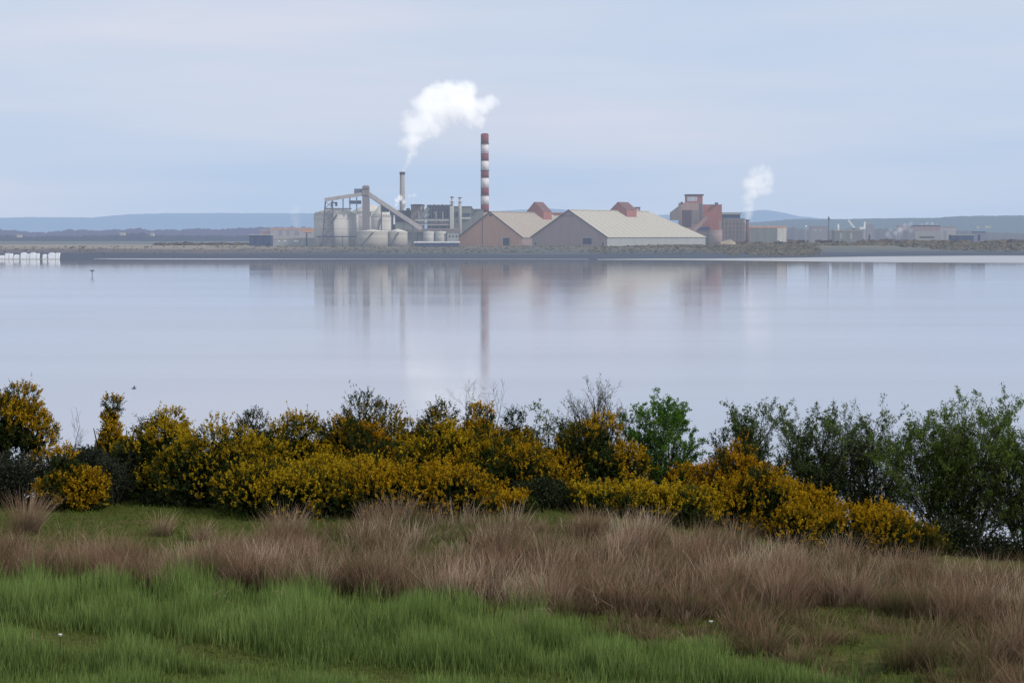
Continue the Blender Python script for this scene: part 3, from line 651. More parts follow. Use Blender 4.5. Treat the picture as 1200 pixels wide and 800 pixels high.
# far works on the right shore
YR = 1640
def fb(name, label, cat, *a, **k): return building(name, label, cat, *a, **k)
fb('brown_works_building', 'brown clad block beside the thin mast on the far right shore', 'building', 951, 970, 266, YR, 14, 'fbrown', 'fred', extra=[('window', 'fwall', [(954, 957, 268.5, 271, .2), (960, 963, 268.5, 271, .2)])])
t = thing('mast', 'thin grey mast rising over the brown blocks on the right shore', 'mast', base(971, YR)); X = WLOC[t].x
MB().bar((X, YR, Z0), (X, YR, at(0, 253.5, YR)[1]), .7, .7).build('pole', A['steel'], t)
MB().box(X-.8, X+.8, YR-.5, YR+.5, at(0, 258, YR)[1], at(0, 255, YR)[1]).build('aerial', A['steel'], t)
t = thing('conveyor_boom', 'white sloping boom sticking up from the far right works', 'boom', base(1001, YR))
MB().bar(P3(994.2, 258, YR), P3(1001.2, 267.3, YR), 1.6, 1.5).build('boom', A['fwhite'], t)
MB().bar(P3(1001, 267, YR), P3(1002.5, 288, YR), 1.2, 1.2).bar(P3(1000, 267, YR), P3(998, 288, YR), 1.0, 1.0).build('support', A['steel'], t)
t = thing('white_hopper', 'white hopper with an upright pipe between the boom and the brown block', 'hopper', base(1011, YR))
MB().pbox(1008, 1014.4, 266, 268.6, YR, 5).build('bin', A['fwhite'], t); MB().pbox(1012.6, 1014.4, 260, 265.9, YR+1, 1.5).build('pipe', A['fwhite'], t); MB().pbox(1012.2, 1014.2, 268.7, None, YR+1, 2).build('support', A['fwall'], t)
t = thing('white_tank', 'tiny white pointed tank right of the mast on the far shore', 'tank', base(982, YR)); X = WLOC[t].x
MB().lathe(X, YR, [(1.0, Z0), (1.0, at(0, 264.5, YR)[1]), (.2, at(0, 262, YR)[1])], 12).build('shell', A['fwhite'], t, True)
MB().lathe(X, YR, [(1.15, at(0, 267.6, YR)[1]), (1.15, at(0, 267.2, YR)[1])], 12).build('band', A['fwall'], t)
t = thing('lamp_mast', 'small white lamp head on a pole left of the brown clad block', 'lamp mast', base(944.4, YR)); X = WLOC[t].x
MB().lathe(X, YR, [(.3, Z0), (.3, at(0, 266.5, YR)[1])], 8).build('pole', A['fwall'], t); MB().lathe(X, YR, [(.6, at(0, 266.4, YR)[1]), (1.0, at(0, 265.2, YR)[1]), (.5, at(0, 264.2, YR)[1])], 10).build('lamp_head', A['fwhite'], t)
fb('brown_works_building', 'square brown block right of the white hopper', 'building', 1015, 1024, 262.5, YR+5, 9, 'fbrown', 'fwall', extra=[('door', 'door', [(1018, 1020, 275, 281, .2)])])
fb('pale_works_building', 'low grey green building below the white boom', 'building', 978, 1010, 270.5, YR-20, 12, 'olive', 'tank', extra=[('door', 'wall2', [(984, 987, 273, 280, .2), (996, 999, 273, 280, .2)])])
t = fb('red_roofed_works', 'wide red walled building with dark eaves in the steam at far right', 'building', 1072, 1101, 265, YR, 16, 'fred', 'trim', yb=270.8, extra=[('lower_wall', 'wall2', [(1072.2, 1103, 270.9, 286, .3)]), ('loading_slot', 'dark', [(1078, 1095, 277.2, 278.6, .6)])])
fb('red_roofed_works', 'lower pale brown range right of the red walled building', 'building', 1101.5, 1120, 266.5, YR+8, 12, 'fwall', 'fred', extra=[('door', 'fbrown', [(1106, 1109, 270, 280, .2)])])
fb('red_roofed_works', 'narrow dark eaved block left of the red walled building', 'building', 1053.5, 1071.5, 265.5, YR+12, 12, 'fwall', 'fred', extra=[('door', 'fbrown', [(1058, 1064, 270, 280, .2)])])
fb('violet_shed', 'small dark violet shed near the right edge of the far shore', 'shed', 1142, 1155, 272.4, YR-10, 9, 'fnavy', 'navy', extra=[('door', 'door', [(1146, 1149, 275, 282, .2)])])
fb('long_low_shed', 'long slate grey shed left of the violet shed', 'shed', 1115, 1141, 276, YR-16, 10, 'navy', 'wall2', extra=[('door', 'door', [(1120, 1124, 278, 284, .2)])])
# farm houses far away
def farmhouse(px, y, Y, wpx, lab):
    t = thing('farmhouse', lab, 'house', (at(px, y, Y)[0], Y, at(px, y, Y)[1]), 'white houses far off in the fields'); X, _, z = WLOC[t]
    w_ = wpx*.62*Y/F/2; h = .7*Y/F
    MB().box(X-w_, X+w_, Y, Y+7, z-2, z+h).build('wall', A['pale'], t)
    MB().prism([Vector((X-w_-.3, Y-.3, z+h+.01)), Vector((X-w_-.3, Y+7.3, z+h+.01)), Vector((X-w_-.3, Y+3.5, z+h*1.9))], (2*w_+.6, 0, 0)).build('roof', A['wall2'], t)
farmhouse(143, 273.8, 2250, 9, 'left one of two white houses in front of the dark wood on the left'); farmhouse(178, 274.4, 2250, 6, 'right one of two white houses in front of the dark wood on the left')
farmhouse(22, 276.2, 2250, 8, 'white house among the trees at the left edge')
farmhouse(1158, 266, 4000, 12, 'long white house on the rising land at the right edge'); farmhouse(1146, 266.4, 4000, 5, 'small white house left of the long white house on the rising land')

# ------------------------------------------------------------------ steam
def steam(label, Y, puffs, dens, nscale, seed, namp=0.9, emit=0.25, grow=1.0, k=3.2):
    import bmesh
    c0 = P3(puffs[0][0], puffs[0][1], Y)
    bm = bmesh.new(); pts = []
    for px, py, r in puffs:
        x, z = at(px, py, Y); rr_ = r*grow*Y/F; pts.append((x-c0[0], random.uniform(-.2, .2)*rr_, z-c0[2], rr_))
        bmesh.ops.create_icosphere(bm, subdivisions=3, radius=rr_*1.22, matrix=__import__('mathutils').Matrix.Translation(pts[-1][:3]))
    me = bpy.data.meshes.new('hull'); bm.to_mesh(me); bm.free()
    tmp = bpy.data.objects.new('hull', me); COL.objects.link(tmp)
    md = tmp.modifiers.new('r', 'REMESH'); md.mode = 'VOXEL'; md.voxel_size = 1.0
    dg = bpy.context.evaluated_depsgraph_get(); hull = bpy.data.meshes.new_from_object(tmp.evaluated_get(dg))
    bpy.data.objects.remove(tmp); hull.name = 'steam_plume'
    m, n, o = nt('steam_vapour')
    tc_ = n.nodes.new('ShaderNodeTexCoord').outputs['Object']
    nz = noise(n, nscale, tc_, 6, 0.66)
    # domain warp so the puffs lose their roundness
    wn = n.nodes.new('ShaderNodeTexNoise'); wn.inputs['Scale'].default_value = nscale*.6; wn.inputs['Detail'].default_value = 3; n.links.new(tc_, wn.inputs['Vector'])
    wa = n.nodes.new('ShaderNodeVectorMath'); wa.operation = 'MULTIPLY_ADD'; n.links.new(wn.outputs['Color'], wa.inputs[0]); wa.inputs[1].default_value = (k, k, k)
    vb = n.nodes.new('ShaderNodeVectorMath'); vb.operation = 'ADD'; n.links.new(tc_, vb.inputs[0]); vb.inputs[1].default_value = (-k/2,)*3
    n.links.new(vb.outputs[0], wa.inputs[2])
    best = None
    for x, y, z, r in pts:
        d_ = n.nodes.new('ShaderNodeVectorMath'); d_.operation = 'DISTANCE'; n.links.new(wa.outputs[0], d_.inputs[0]); d_.inputs[1].default_value = (x, y, z)
        f = mathn(n, 'SUBTRACT', 1.0, mathn(n, 'DIVIDE', d_.outputs['Value'], r))
        best = f if best is None else mathn(n, 'MAXIMUM', best, f)
    q = mathn(n, 'ADD', best, mathn(n, 'MULTIPLY', mathn(n, 'SUBTRACT', nz, 0.5), namp))
    q = mathn(n, 'MULTIPLY', mathn(n, 'MULTIPLY', mathn(n, 'MULTIPLY', q, 1.5, True), mathn(n, 'ADD', mathn(n, 'MULTIPLY', nz, 1.4), 0.1)), dens)
    v = n.nodes.new('ShaderNodeVolumePrincipled'); v.inputs['Color'].default_value = (1, 1, 1, 1); v.inputs['Anisotropy'].default_value = 0.2
    n.links.new(q, v.inputs['Density'])
    n.links.new(mathn(n, 'MULTIPLY', q, emit), v.inputs['Emission Strength']); v.inputs['Emission Color'].default_value = (0.93, 0.95, 1, 1)  # steam given a glow of its own to keep it white
    n.links.new(v.outputs[0], o.inputs['Volume'])
    hull.materials.clear(); hull.materials.append(m)
    ob = link('steam_plume', hull, None, c0)
    return tag(ob, label, 'steam', 'steam rising from the works')
steam('big white steam plume drifting right off the thin grey chimney', 1375,
      [(473.6, 198.5, 2.0), (475, 195, 2.2), (476.5, 191.5, 2.4), (478.3, 187.5, 2.9), (480.5, 182.5, 4), (484, 176, 6), (480, 169, 7.5), (474, 166, 7), (486, 163, 9), (484, 152, 9), (483, 142, 10), (494, 149, 12), (500, 140, 13), (509, 150, 9), (501, 124, 13), (505, 112, 10), (515, 130, 14), (518, 114, 14), (531, 110, 13), (532, 124, 14), (544, 109, 11), (546, 124, 14), (556, 134, 11), (563, 139, 7), (564, 125, 10), (573, 121, 8), (580, 117, 5)],
      0.21, 0.12, 1, 1.9, 0.26, 1.45, 7.5)
steam('fainter steam column rising from the rust red stack on the right', 1455,
      [(875.8, 257, 3.4), (876.2, 254, 4.2), (877, 250, 5), (877.5, 245, 5.5), (877, 238, 6), (876, 231, 6.5), (880, 225, 8), (880, 216, 9), (887, 211, 10), (894, 219, 9), (885, 203, 7), (898, 206, 8), (893, 199, 5), (900, 214, 6)],
      0.11, 0.13, 2, 1.4, 0.28, 1.4, 5.0)
steam('small dense puff of steam low on the left side of the thin chimney', 1362, [(464.5, 240, 2.5), (465, 235, 4), (469, 232, 4.5), (473, 236, 3.5), (475, 245, 2.5)], 0.5, 0.3, 3, .8, 0.3)
steam('tiny wisp of steam right of the thin chimney', 1378, [(480, 229.5, 2.4), (484, 228.8, 3), (487, 229.3, 2.2)], 0.3, 0.3, 4, .8, 0.3)
steam('faint vertical column of vapour behind the pale workshop', 1420, [(346.5, 267, 6), (346.5, 262, 7), (346, 256, 7), (346.5, 250, 7.5), (347, 245, 6)], 0.028, 0.15, 5, .5, 0.35)
steam('patch of drifting steam left of the red walled building', YR-4, [(1040, 274, 4), (1044, 270, 3.5), (1049, 273, 4), (1055, 269, 5), (1060, 264.5, 4), (1067, 263, 3.5), (1068, 270, 4), (1043, 277, 3)], 0.06, 0.2, 6, 1.0, 0.35)
steam('thin steam over the roof of the red walled building', YR+20, [(1080, 263.5, 3), (1086, 262, 3.4), (1093, 262.5, 3.2), (1099, 264, 2.6)], 0.06, 0.2, 7, 1.0, 0.35)

# ------------------------------------------------------------------ white pillars on the left, post and birds
MP = far('white_pillar_paint', (0.95, 0.95, 0.97), 0.3, 0.1)  # haze emission raised so the pillars look brighter
YP = CZ*F/(303.6-275)
specs = [(-12, -7, 298, 0), (-4, 5, 299.2, 0), (6, 9.5, 296.8, 0), (10.8, 14, 297.0, 0), (16, 21.5, 298.2, 1), (24, 30.5, 295.8, 1), (31.6, 33.4, 297.4, 0), (35, 41.5, 295.8, 1), (42.8, 45.2, 296.8, 0), (49.8, 54, 297.8, 1), (56.4, 64, 295.9, 1), (65.2, 68.8, 296.2, 2)]
labs = ['', 'low white block cut by the left edge of the picture', 'slim white pillar second from the left edge', 'slim white pillar with a dark gap on both sides, third from the left edge', 'low white pillar with a domed top, farthest left of the domed ones', 'broad white pillar with a rounded top, left one of the close pair', 'narrowest white post between the two broad rounded pillars', 'broad white pillar with a rounded top, right one of the close pair', 'thin white post just right of the paired broad pillars', 'small domed white pillar between the thin post and the last broad pillar', 'last broad white pillar with a rounded top', 'white pillar with a leaning right side at the end of the row']
for (a, b_, yt, sh), lab in zip(specs[1:], labs[1:]):
    t = thing('white_pillar', lab, 'pillar', (at((a+b_)/2, 0, YP)[0], YP, 0), 'white pillars standing in the shallows')
    x0, zt = at(a, yt, YP); x1, _ = at(b_, yt, YP); n_ = 10
    if sh == 1:
        hgt = (x1-x0)*.28; top = [(x1-(x1-x0)*k/n_, YP, zt-hgt+hgt*math.sin(math.pi*k/n_)**.6) for k in range(n_+1)]
    elif sh == 2: top = [(x1+.4, YP, zt), (x0, YP, zt)]
    else: top = [(x1, YP, zt), (x0, YP, zt)]
    xb = x1-.5 if sh == 2 else x1
    MB().prism([Vector(q) for q in [(x0, YP, -1), (xb, YP, -1)]+top], (0, 3, 0)).build('shaft', MP, t)
    MB().box(x0-.25, xb+.3, YP-.3, YP+3.3, -1, .5).build('footing', A['silo'], t)
MK = far('black_feathers', (0.012, 0.012, 0.018), 0.02)
YB = CZ*F/(322.5-275)
t = thing('marker_post', 'dark thin post standing in the water near the left, a bird on top', 'post', (at(104, 0, YB)[0], YB, 0)); X = WLOC[t].x
zp = at(0, 319, YB)[1]
MB().lathe(X, YB, [(.13, -1), (.10, zp)], 10).build('pole', MK, t, True); MB().lathe(X, YB, [(.2, zp+.01), (.2, zp+.1)], 10).build('cap', MK, t)

def skin(name, verts, edges, radii, mat, sub=2, loc=(0, 0, 0), rotz=0):
    me = bpy.data.meshes.new(name); me.from_pydata(verts, edges, []); me.update()
    ob = bpy.data.objects.new(name, me); COL.objects.link(ob)
    sk = ob.modifiers.new('skin', 'SKIN'); sv = me.skin_vertices[0].data
    for i, r in enumerate(radii): sv[i].radius = r if isinstance(r, tuple) else (r, r)
    sv[0].use_root = True
    s_ = ob.modifiers.new('sub', 'SUBSURF'); s_.levels = s_.render_levels = sub
    dg = bpy.context.evaluated_depsgraph_get(); m2 = bpy.data.meshes.new_from_object(ob.evaluated_get(dg))
    bpy.data.objects.remove(ob); m2.materials.clear(); m2.materials.append(mat); m2.name = name
    o2 = link(name, m2, None, loc); o2.rotation_euler = (0, 0, rotz); return o2
# cormorant-like bird drying its wings on the post
zb = zp+.1
bird = skin('bird', [(0, 0, .28), (0, .03, .05), (0, .12, -.12), (0, -.02, .5), (0, -.05, .72), (0, -.11, .82), (0, -.26, .84), (-.28, 0, .52), (-.55, .02, .62), (-.72, .03, .36), (.28, 0, .52), (.55, .02, .62), (.72, .03, .36)],
     [(0, 1), (1, 2), (0, 3), (3, 4), (4, 5), (5, 6), (3, 7), (7, 8), (8, 9), (3, 10), (10, 11), (11, 12)],
     [(.17, .17), (.12, .12), (.07, .03), (.13, .13), (.06, .06), (.075, .07), (.02, .02), (.06, .16), (.05, .24), (.03, .2), (.06, .16), (.05, .24), (.03, .2)], MK, 2, (X, YB, zb))
tag(bird, 'black bird perched on the thin post with its wings held out', 'bird')
# bird in flight over the water, wing raised
YF = 120; fx, fz = at(157, 455.3, YF)
bird2 = skin('bird', [(0, 0, 0), (.09, 0, -.005), (.15, 0, -.01), (-.08, 0, .01), (-.14, 0, .02), (-.18, 0, .015), (.02, -.09, .05), (.07, -.2, .10), (.13, -.3, .12), (.02, .09, .06), (.07, .2, .13), (.14, .29, .17)],
     [(0, 1), (1, 2), (0, 3), (3, 4), (4, 5), (0, 6), (6, 7), (7, 8), (0, 9), (9, 10), (10, 11)],
     [.045, .03, (.035, .012), .038, .03, .008, (.05, .014), (.045, .012), (.015, .006), (.05, .014), (.045, .012), (.015, .006)], MK, 2, (fx, YF, fz), R(25))
tag(bird2, 'small dark bird flying low over the water above the gorse', 'bird')

# ------------------------------------------------------------------ foliage generators
def quads(c, u, v, rnd, t):
    """diamond-ish quads: c centre, u half length, v half width"""
    V = np.stack([c-u, c+v*1.0-u*0.1, c+u, c-v*1.0-u*0.1], 1).reshape(-1, 3)
    N = len(c); Fq = (np.arange(N)*4)[:, None]+np.arange(4)[None]
    return V, Fq, np.repeat(rnd, 4), np.repeat(t, 4)

def unit(a): return a/np.maximum(np.linalg.norm(a, axis=-1, keepdims=True), 1e-9)

def tubes(p0, p1, r0, r1, sides=4):
    d = unit(p1-p0); up = np.where(np.abs(d[:, 2:3]) < .95, np.array([[0, 0, 1.]]), np.array([[1., 0, 0]]))
    a = unit(np.cross(d, up)); b_ = np.cross(a, d); N = len(p0); Vs = []
    for p, r in ((p0, r0), (p1, r1)):
        for k in range(sides):
            an = 2*math.pi*k/sides; Vs.append(p+(a*math.cos(an)+b_*math.sin(an))*r[:, None])
    V = np.stack(Vs, 1).reshape(-1, 3); k2 = 2*sides
    Fq = np.array([[k, (k+1) % sides, sides+(k+1) % sides, sides+k] for k in range(sides)])
    Fs = ((np.arange(N)*k2)[:, None, None]+Fq[None]).reshape(-1, 4)
    return V, Fs

BARK = bark('grey_brown_bark', (0.045, 0.039, 0.034)); BARK2 = bark('dark_stem_bark', (0.018, 0.016, 0.013))
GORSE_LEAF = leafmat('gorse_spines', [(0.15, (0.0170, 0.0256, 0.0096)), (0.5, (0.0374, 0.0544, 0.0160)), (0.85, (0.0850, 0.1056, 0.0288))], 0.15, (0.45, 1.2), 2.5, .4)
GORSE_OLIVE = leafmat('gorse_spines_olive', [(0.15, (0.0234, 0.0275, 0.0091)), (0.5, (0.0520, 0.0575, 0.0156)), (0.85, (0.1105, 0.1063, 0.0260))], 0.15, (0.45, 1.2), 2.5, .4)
BLOSSOM = {
 'gold': leafmat('gorse_blossom_gold', [(0.15, (0.1720, 0.0882, 0.0054)), (0.45, (0.3612, 0.2058, 0.0090)), (0.8, (0.6020, 0.3864, 0.0225))], 0.35, (0.65, 1.1), 4, .55),
 'lemon': leafmat('gorse_blossom_lemon', [(0.15, (0.1634, 0.0966, 0.0063)), (0.45, (0.3526, 0.2268, 0.0108)), (0.8, (0.6020, 0.4368, 0.0270))], 0.35, (0.65, 1.1), 4, .55),
 'orange': leafmat('gorse_blossom_orange', [(0.15, (0.1720, 0.0756, 0.0045)), (0.45, (0.3612, 0.1764, 0.0072)), (0.8, (0.5676, 0.3192, 0.0180))], 0.35, (0.65, 1.1), 4, .55),
 'olive': leafmat('gorse_blossom_olive', [(0.15, (0.1032, 0.0672, 0.0054)), (0.45, (0.2236, 0.1428, 0.0108)), (0.8, (0.3956, 0.2772, 0.0270))], 0.35, (0.65, 1.1), 4, .55)}

def gorse(label, cx, base_r, top_r, wpx, Y, bloom=.6, col='gold', spire=0, seed=None, leaf=None, low=.25, skirt=True):
    """a spiny bush: lobes covered with sprigs, spines and clustered pea flowers"""
    global _gs
    _gs += 1; r = np.random.default_rng(seed or 100+_gs)
    wpx = wpx*(1.0 if spire or not skirt else 1.22); x, zb_ = at(cx, base_r, Y); gz_ = float(ground(x, Y)); zt = at(cx, top_r, Y)[1]
    zlow = min(gz_, zb_); H = zt-gz_; W_ = wpx*Y/F
    t = thing('gorse_bush', label, 'gorse bush', (x, Y, gz_), 'gorse bushes in flower')
    L = []
    nl = 11+int(W_*8)
    for k in range(nl):
        u = r.uniform(-1, 1); rr_ = W_*r.uniform(.11, .20)
        prof = (1-abs(u)**2.2*.62)*(1-.15*r.random()) if not spire else (1-abs(u)**.8*.75)
        zz0 = r.uniform(low, 1)**.8*(H*prof-rr_*.8); zz0 = max(zz0, rr_*.5)
        L.append((u*(W_/2-rr_*.8), r.uniform(-.6, .6)*W_*.42, zz0, rr_))
    L.append((r.uniform(-.15, .15)*W_*(0 if spire else 1), 0, H-W_*.16, W_*.16))
    if spire:
        for k in range(4): L.append((r.uniform(-.08, .08)*W_, 0, H*(.55+.11*k), W_*(.2-.035*k)))
    for k in range(int(4+W_*3) if low < .4 else 0): L.append((r.uniform(-.42, .42)*W_, r.uniform(-.3, .3)*W_, H*r.uniform(.1, .5), W_*.2))
    if not spire and skirt:
        for k in range(7): u = r.uniform(-1, 1); L.append((u*W_*(.72 if wpx < 110 else .5), r.uniform(-.2, .5)*W_*.4, H*r.uniform(.12, .62)*(1-.35*abs(u)), H*.17*r.uniform(.7, 1.2)))
    L = np.array(L)
    area = sum(4*math.pi*l[3]**2 for l in L); N = int(min(8000, area*400))
    pk = L[:, 3]**2/np.sum(L[:, 3]**2); li = r.choice(len(L), N, p=pk)
    nrm = unit(r.normal(size=(N, 3))); depth = np.where(r.random(N) < .8, r.uniform(.82, 1.06, N), r.uniform(.35, .85, N))
    C = L[li, :3]+nrm*(L[li, 3]*depth)[:, None]
    inside = np.zeros(N, int)
    for l in L: inside += (np.linalg.norm(C-l[:3], axis=1) < l[3]*.72)
    keep = (inside < 2) & (C[:, 2] > 0.02) & ((inside < 1) | (r.random(N) < .35)); C, nrm, depth = C[keep], nrm[keep], depth[keep]; li = li[keep]; N = len(C)
    ax = unit(nrm*.75+np.array([0, 0, .62])+r.normal(size=(N, 3))*.28); ln = r.uniform(.06, .16, N)*np.where((r.random(N) < .04) & (nrm[:, 2] > .2), 2.2, 1)
    # flowers, clumped
    lobe_b = r.uniform(-.80, .36, len(L))
    fn = fbm2(C[:, 0]*1.0+_gs, C[:, 2]+C[:, 1]*.7, 6, _gs)*.42+fbm2(C[:, 0]+C[:, 1]*.5, C[:, 2], 17, _gs+50)*.40
    sc_ = bloom-.10+fn*.8+lobe_b[li]*.8+nrm[:, 2]*.50+nrm[:, 0]*.12-np.where(depth < .8, .8, 0)-.35*(C[:, 2] < .12*H)
    flw = sc_ > .5
    # spines
    K = 9; s = np.tile(np.linspace(.05, 1, K), N); Cr = np.repeat(C, K, 0); A_ = np.repeat(ax, K, 0); Lr = np.repeat(ln, K)
    d = unit(A_*.7+r.normal(size=(N*K, 3))*.75); sl_ = r.uniform(.018, .038, N*K)
    c = Cr+A_*(Lr*s)[:, None]+d*sl_[:, None]*.8
    v = unit(np.cross(d, r.normal(size=(N*K, 3))))*(r.uniform(.005, .010, N*K))[:, None]
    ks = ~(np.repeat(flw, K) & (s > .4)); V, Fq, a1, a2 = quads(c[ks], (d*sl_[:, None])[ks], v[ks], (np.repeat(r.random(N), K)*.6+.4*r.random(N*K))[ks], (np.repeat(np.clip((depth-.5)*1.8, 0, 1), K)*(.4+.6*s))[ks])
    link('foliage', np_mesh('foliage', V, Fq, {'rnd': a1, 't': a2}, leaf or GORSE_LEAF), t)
    # leaf core, coloured dark, added to block light through the bush
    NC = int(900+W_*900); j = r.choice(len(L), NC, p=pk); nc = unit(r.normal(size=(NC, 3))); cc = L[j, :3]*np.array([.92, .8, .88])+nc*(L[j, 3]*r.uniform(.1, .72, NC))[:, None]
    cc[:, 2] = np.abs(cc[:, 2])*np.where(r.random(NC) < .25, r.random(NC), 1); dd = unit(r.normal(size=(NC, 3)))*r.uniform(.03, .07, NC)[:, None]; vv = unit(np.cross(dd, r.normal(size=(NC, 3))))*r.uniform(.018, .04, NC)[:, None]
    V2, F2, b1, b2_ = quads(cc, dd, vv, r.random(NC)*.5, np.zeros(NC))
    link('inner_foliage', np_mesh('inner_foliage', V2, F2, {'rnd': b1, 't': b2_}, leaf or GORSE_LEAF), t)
    fl = np.where(sc_ > .5)[0]
    if len(fl):
        K = 11; M = len(fl); s = np.tile(np.linspace(.35, 1.1, K), M)+r.normal(size=M*K)*.06
        Cr = np.repeat(C[fl], K, 0); A_ = np.repeat(ax[fl], K, 0); Lr = np.repeat(ln[fl], K)
        d = unit(A_*.4+r.normal(size=(M*K, 3))); c = Cr+A_*(Lr*s)[:, None]+d*r.uniform(.012, .025, M*K)[:, None]
        u = d*r.uniform(.012, .021, M*K)[:, None]; v = unit(np.cross(d, r.normal(size=(M*K, 3))))*r.uniform(.011, .019, M*K)[:, None]
        V, Fq, a1, a2 = quads(c, u, v, np.clip(.15+np.repeat(r.random(M), K)*.5+.35*r.random(M*K), 0, 1), s*.9)
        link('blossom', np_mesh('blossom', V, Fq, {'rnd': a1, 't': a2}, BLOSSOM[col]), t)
    ns = 9; p0 = np.zeros((ns, 3)); p0[:, 0] = r.uniform(-.15, .15, ns)*W_; p0[:, 2] = min(0, zlow-gz_)-.1
    p1 = np.stack([r.uniform(-.4, .4, ns)*W_, r.uniform(-.25, .25, ns)*W_, r.uniform(.4, .75, ns)*H], 1)
    mid = p0*.5+p1*.5+r.normal(size=(ns, 3))*.05
    V, Fq = tubes(np.concatenate([p0, mid]), np.concatenate([mid, p1]), np.concatenate([np.full(ns, .03), np.full(ns, .022)]), np.concatenate([np.full(ns, .022), np.full(ns, .008)]), 5)
    link('stem', np_mesh('stem', V, Fq, mat=BARK2), t)
    return t
_gs = 0

def bramble(label, cx, base_r, top_r, wpx, Y, leaf, cat='bush', name='bramble_thicket', dens=1.0, lsz=1.0, dz=.5, twig=True, group='dark thickets among the gorse'):
    global _gs
    _gs += 1; r = np.random.default_rng(500+_gs)
    x, _ = at(cx, base_r, Y); gz_ = float(ground(x, Y)); H = at(cx, top_r, Y)[1]-gz_; W_ = wpx*Y/F
    t = thing(name, label, cat, (x, Y, gz_), group)
    nl = 10+int(W_*7); L = []
    for k in range(nl):
        u = r.uniform(-1, 1); rr_ = min(W_*.22, H*.45)*r.uniform(.5, 1.0)
        L.append((u*(W_/2-rr_*.6), r.uniform(-1, 1)*dz, max(rr_*.4, r.uniform(.1, 1)*(H*(1-.45*abs(u)**2.5)-rr_)), rr_))
    L = np.array(L); area = sum(4*math.pi*l[3]**2 for l in L); N = int(min(26000, area*1400*dens))
    li = r.choice(len(L), N, p=L[:, 3]**2/np.sum(L[:, 3]**2)); nrm = unit(r.normal(size=(N, 3))); dp = r.uniform(.3, 1.08, N)**.6
    C = L[li, :3]+nrm*(L[li, 3]*dp)[:, None]; k = C[:, 2] > 0; C, nrm, dp = C[k], nrm[k], dp[k]; N = len(C)
    d = unit(nrm*.4+r.normal(size=(N, 3))*.8+np.array([0, 0, .2])); sz = r.uniform(.012, .028, N)*lsz
    v = unit(np.cross(d, r.normal(size=(N, 3))))*(sz*.6)[:, None]
    V, Fq, a1, a2 = quads(C, d*sz[:, None], v, r.random(N), np.clip(dp*1.1-.1, 0, 1))
    link('foliage', np_mesh('foliage', V, Fq, {'rnd': a1, 't': a2}, leaf), t)
    ns = 40 if twig else 12
    p0 = np.stack([r.uniform(-.4, .4, ns)*W_, r.uniform(-1, 1, ns)*dz, np.full(ns, -.1)], 1)
    p1 = p0+np.stack([r.normal(size=ns)*.25, r.normal(size=ns)*.2, r.uniform(.5, 1.08, ns)*H*.9], 1); mid = (p0+p1)/2+r.normal(size=(ns, 3))*.08
    V, Fq = tubes(np.concatenate([p0, mid]), np.concatenate([mid, p1]), np.full(2*ns, .008), np.concatenate([np.full(ns, .006), np.full(ns, .002)]), 4)
    link('stem', np_mesh('stem', V, Fq, mat=BARK), t)
    return t

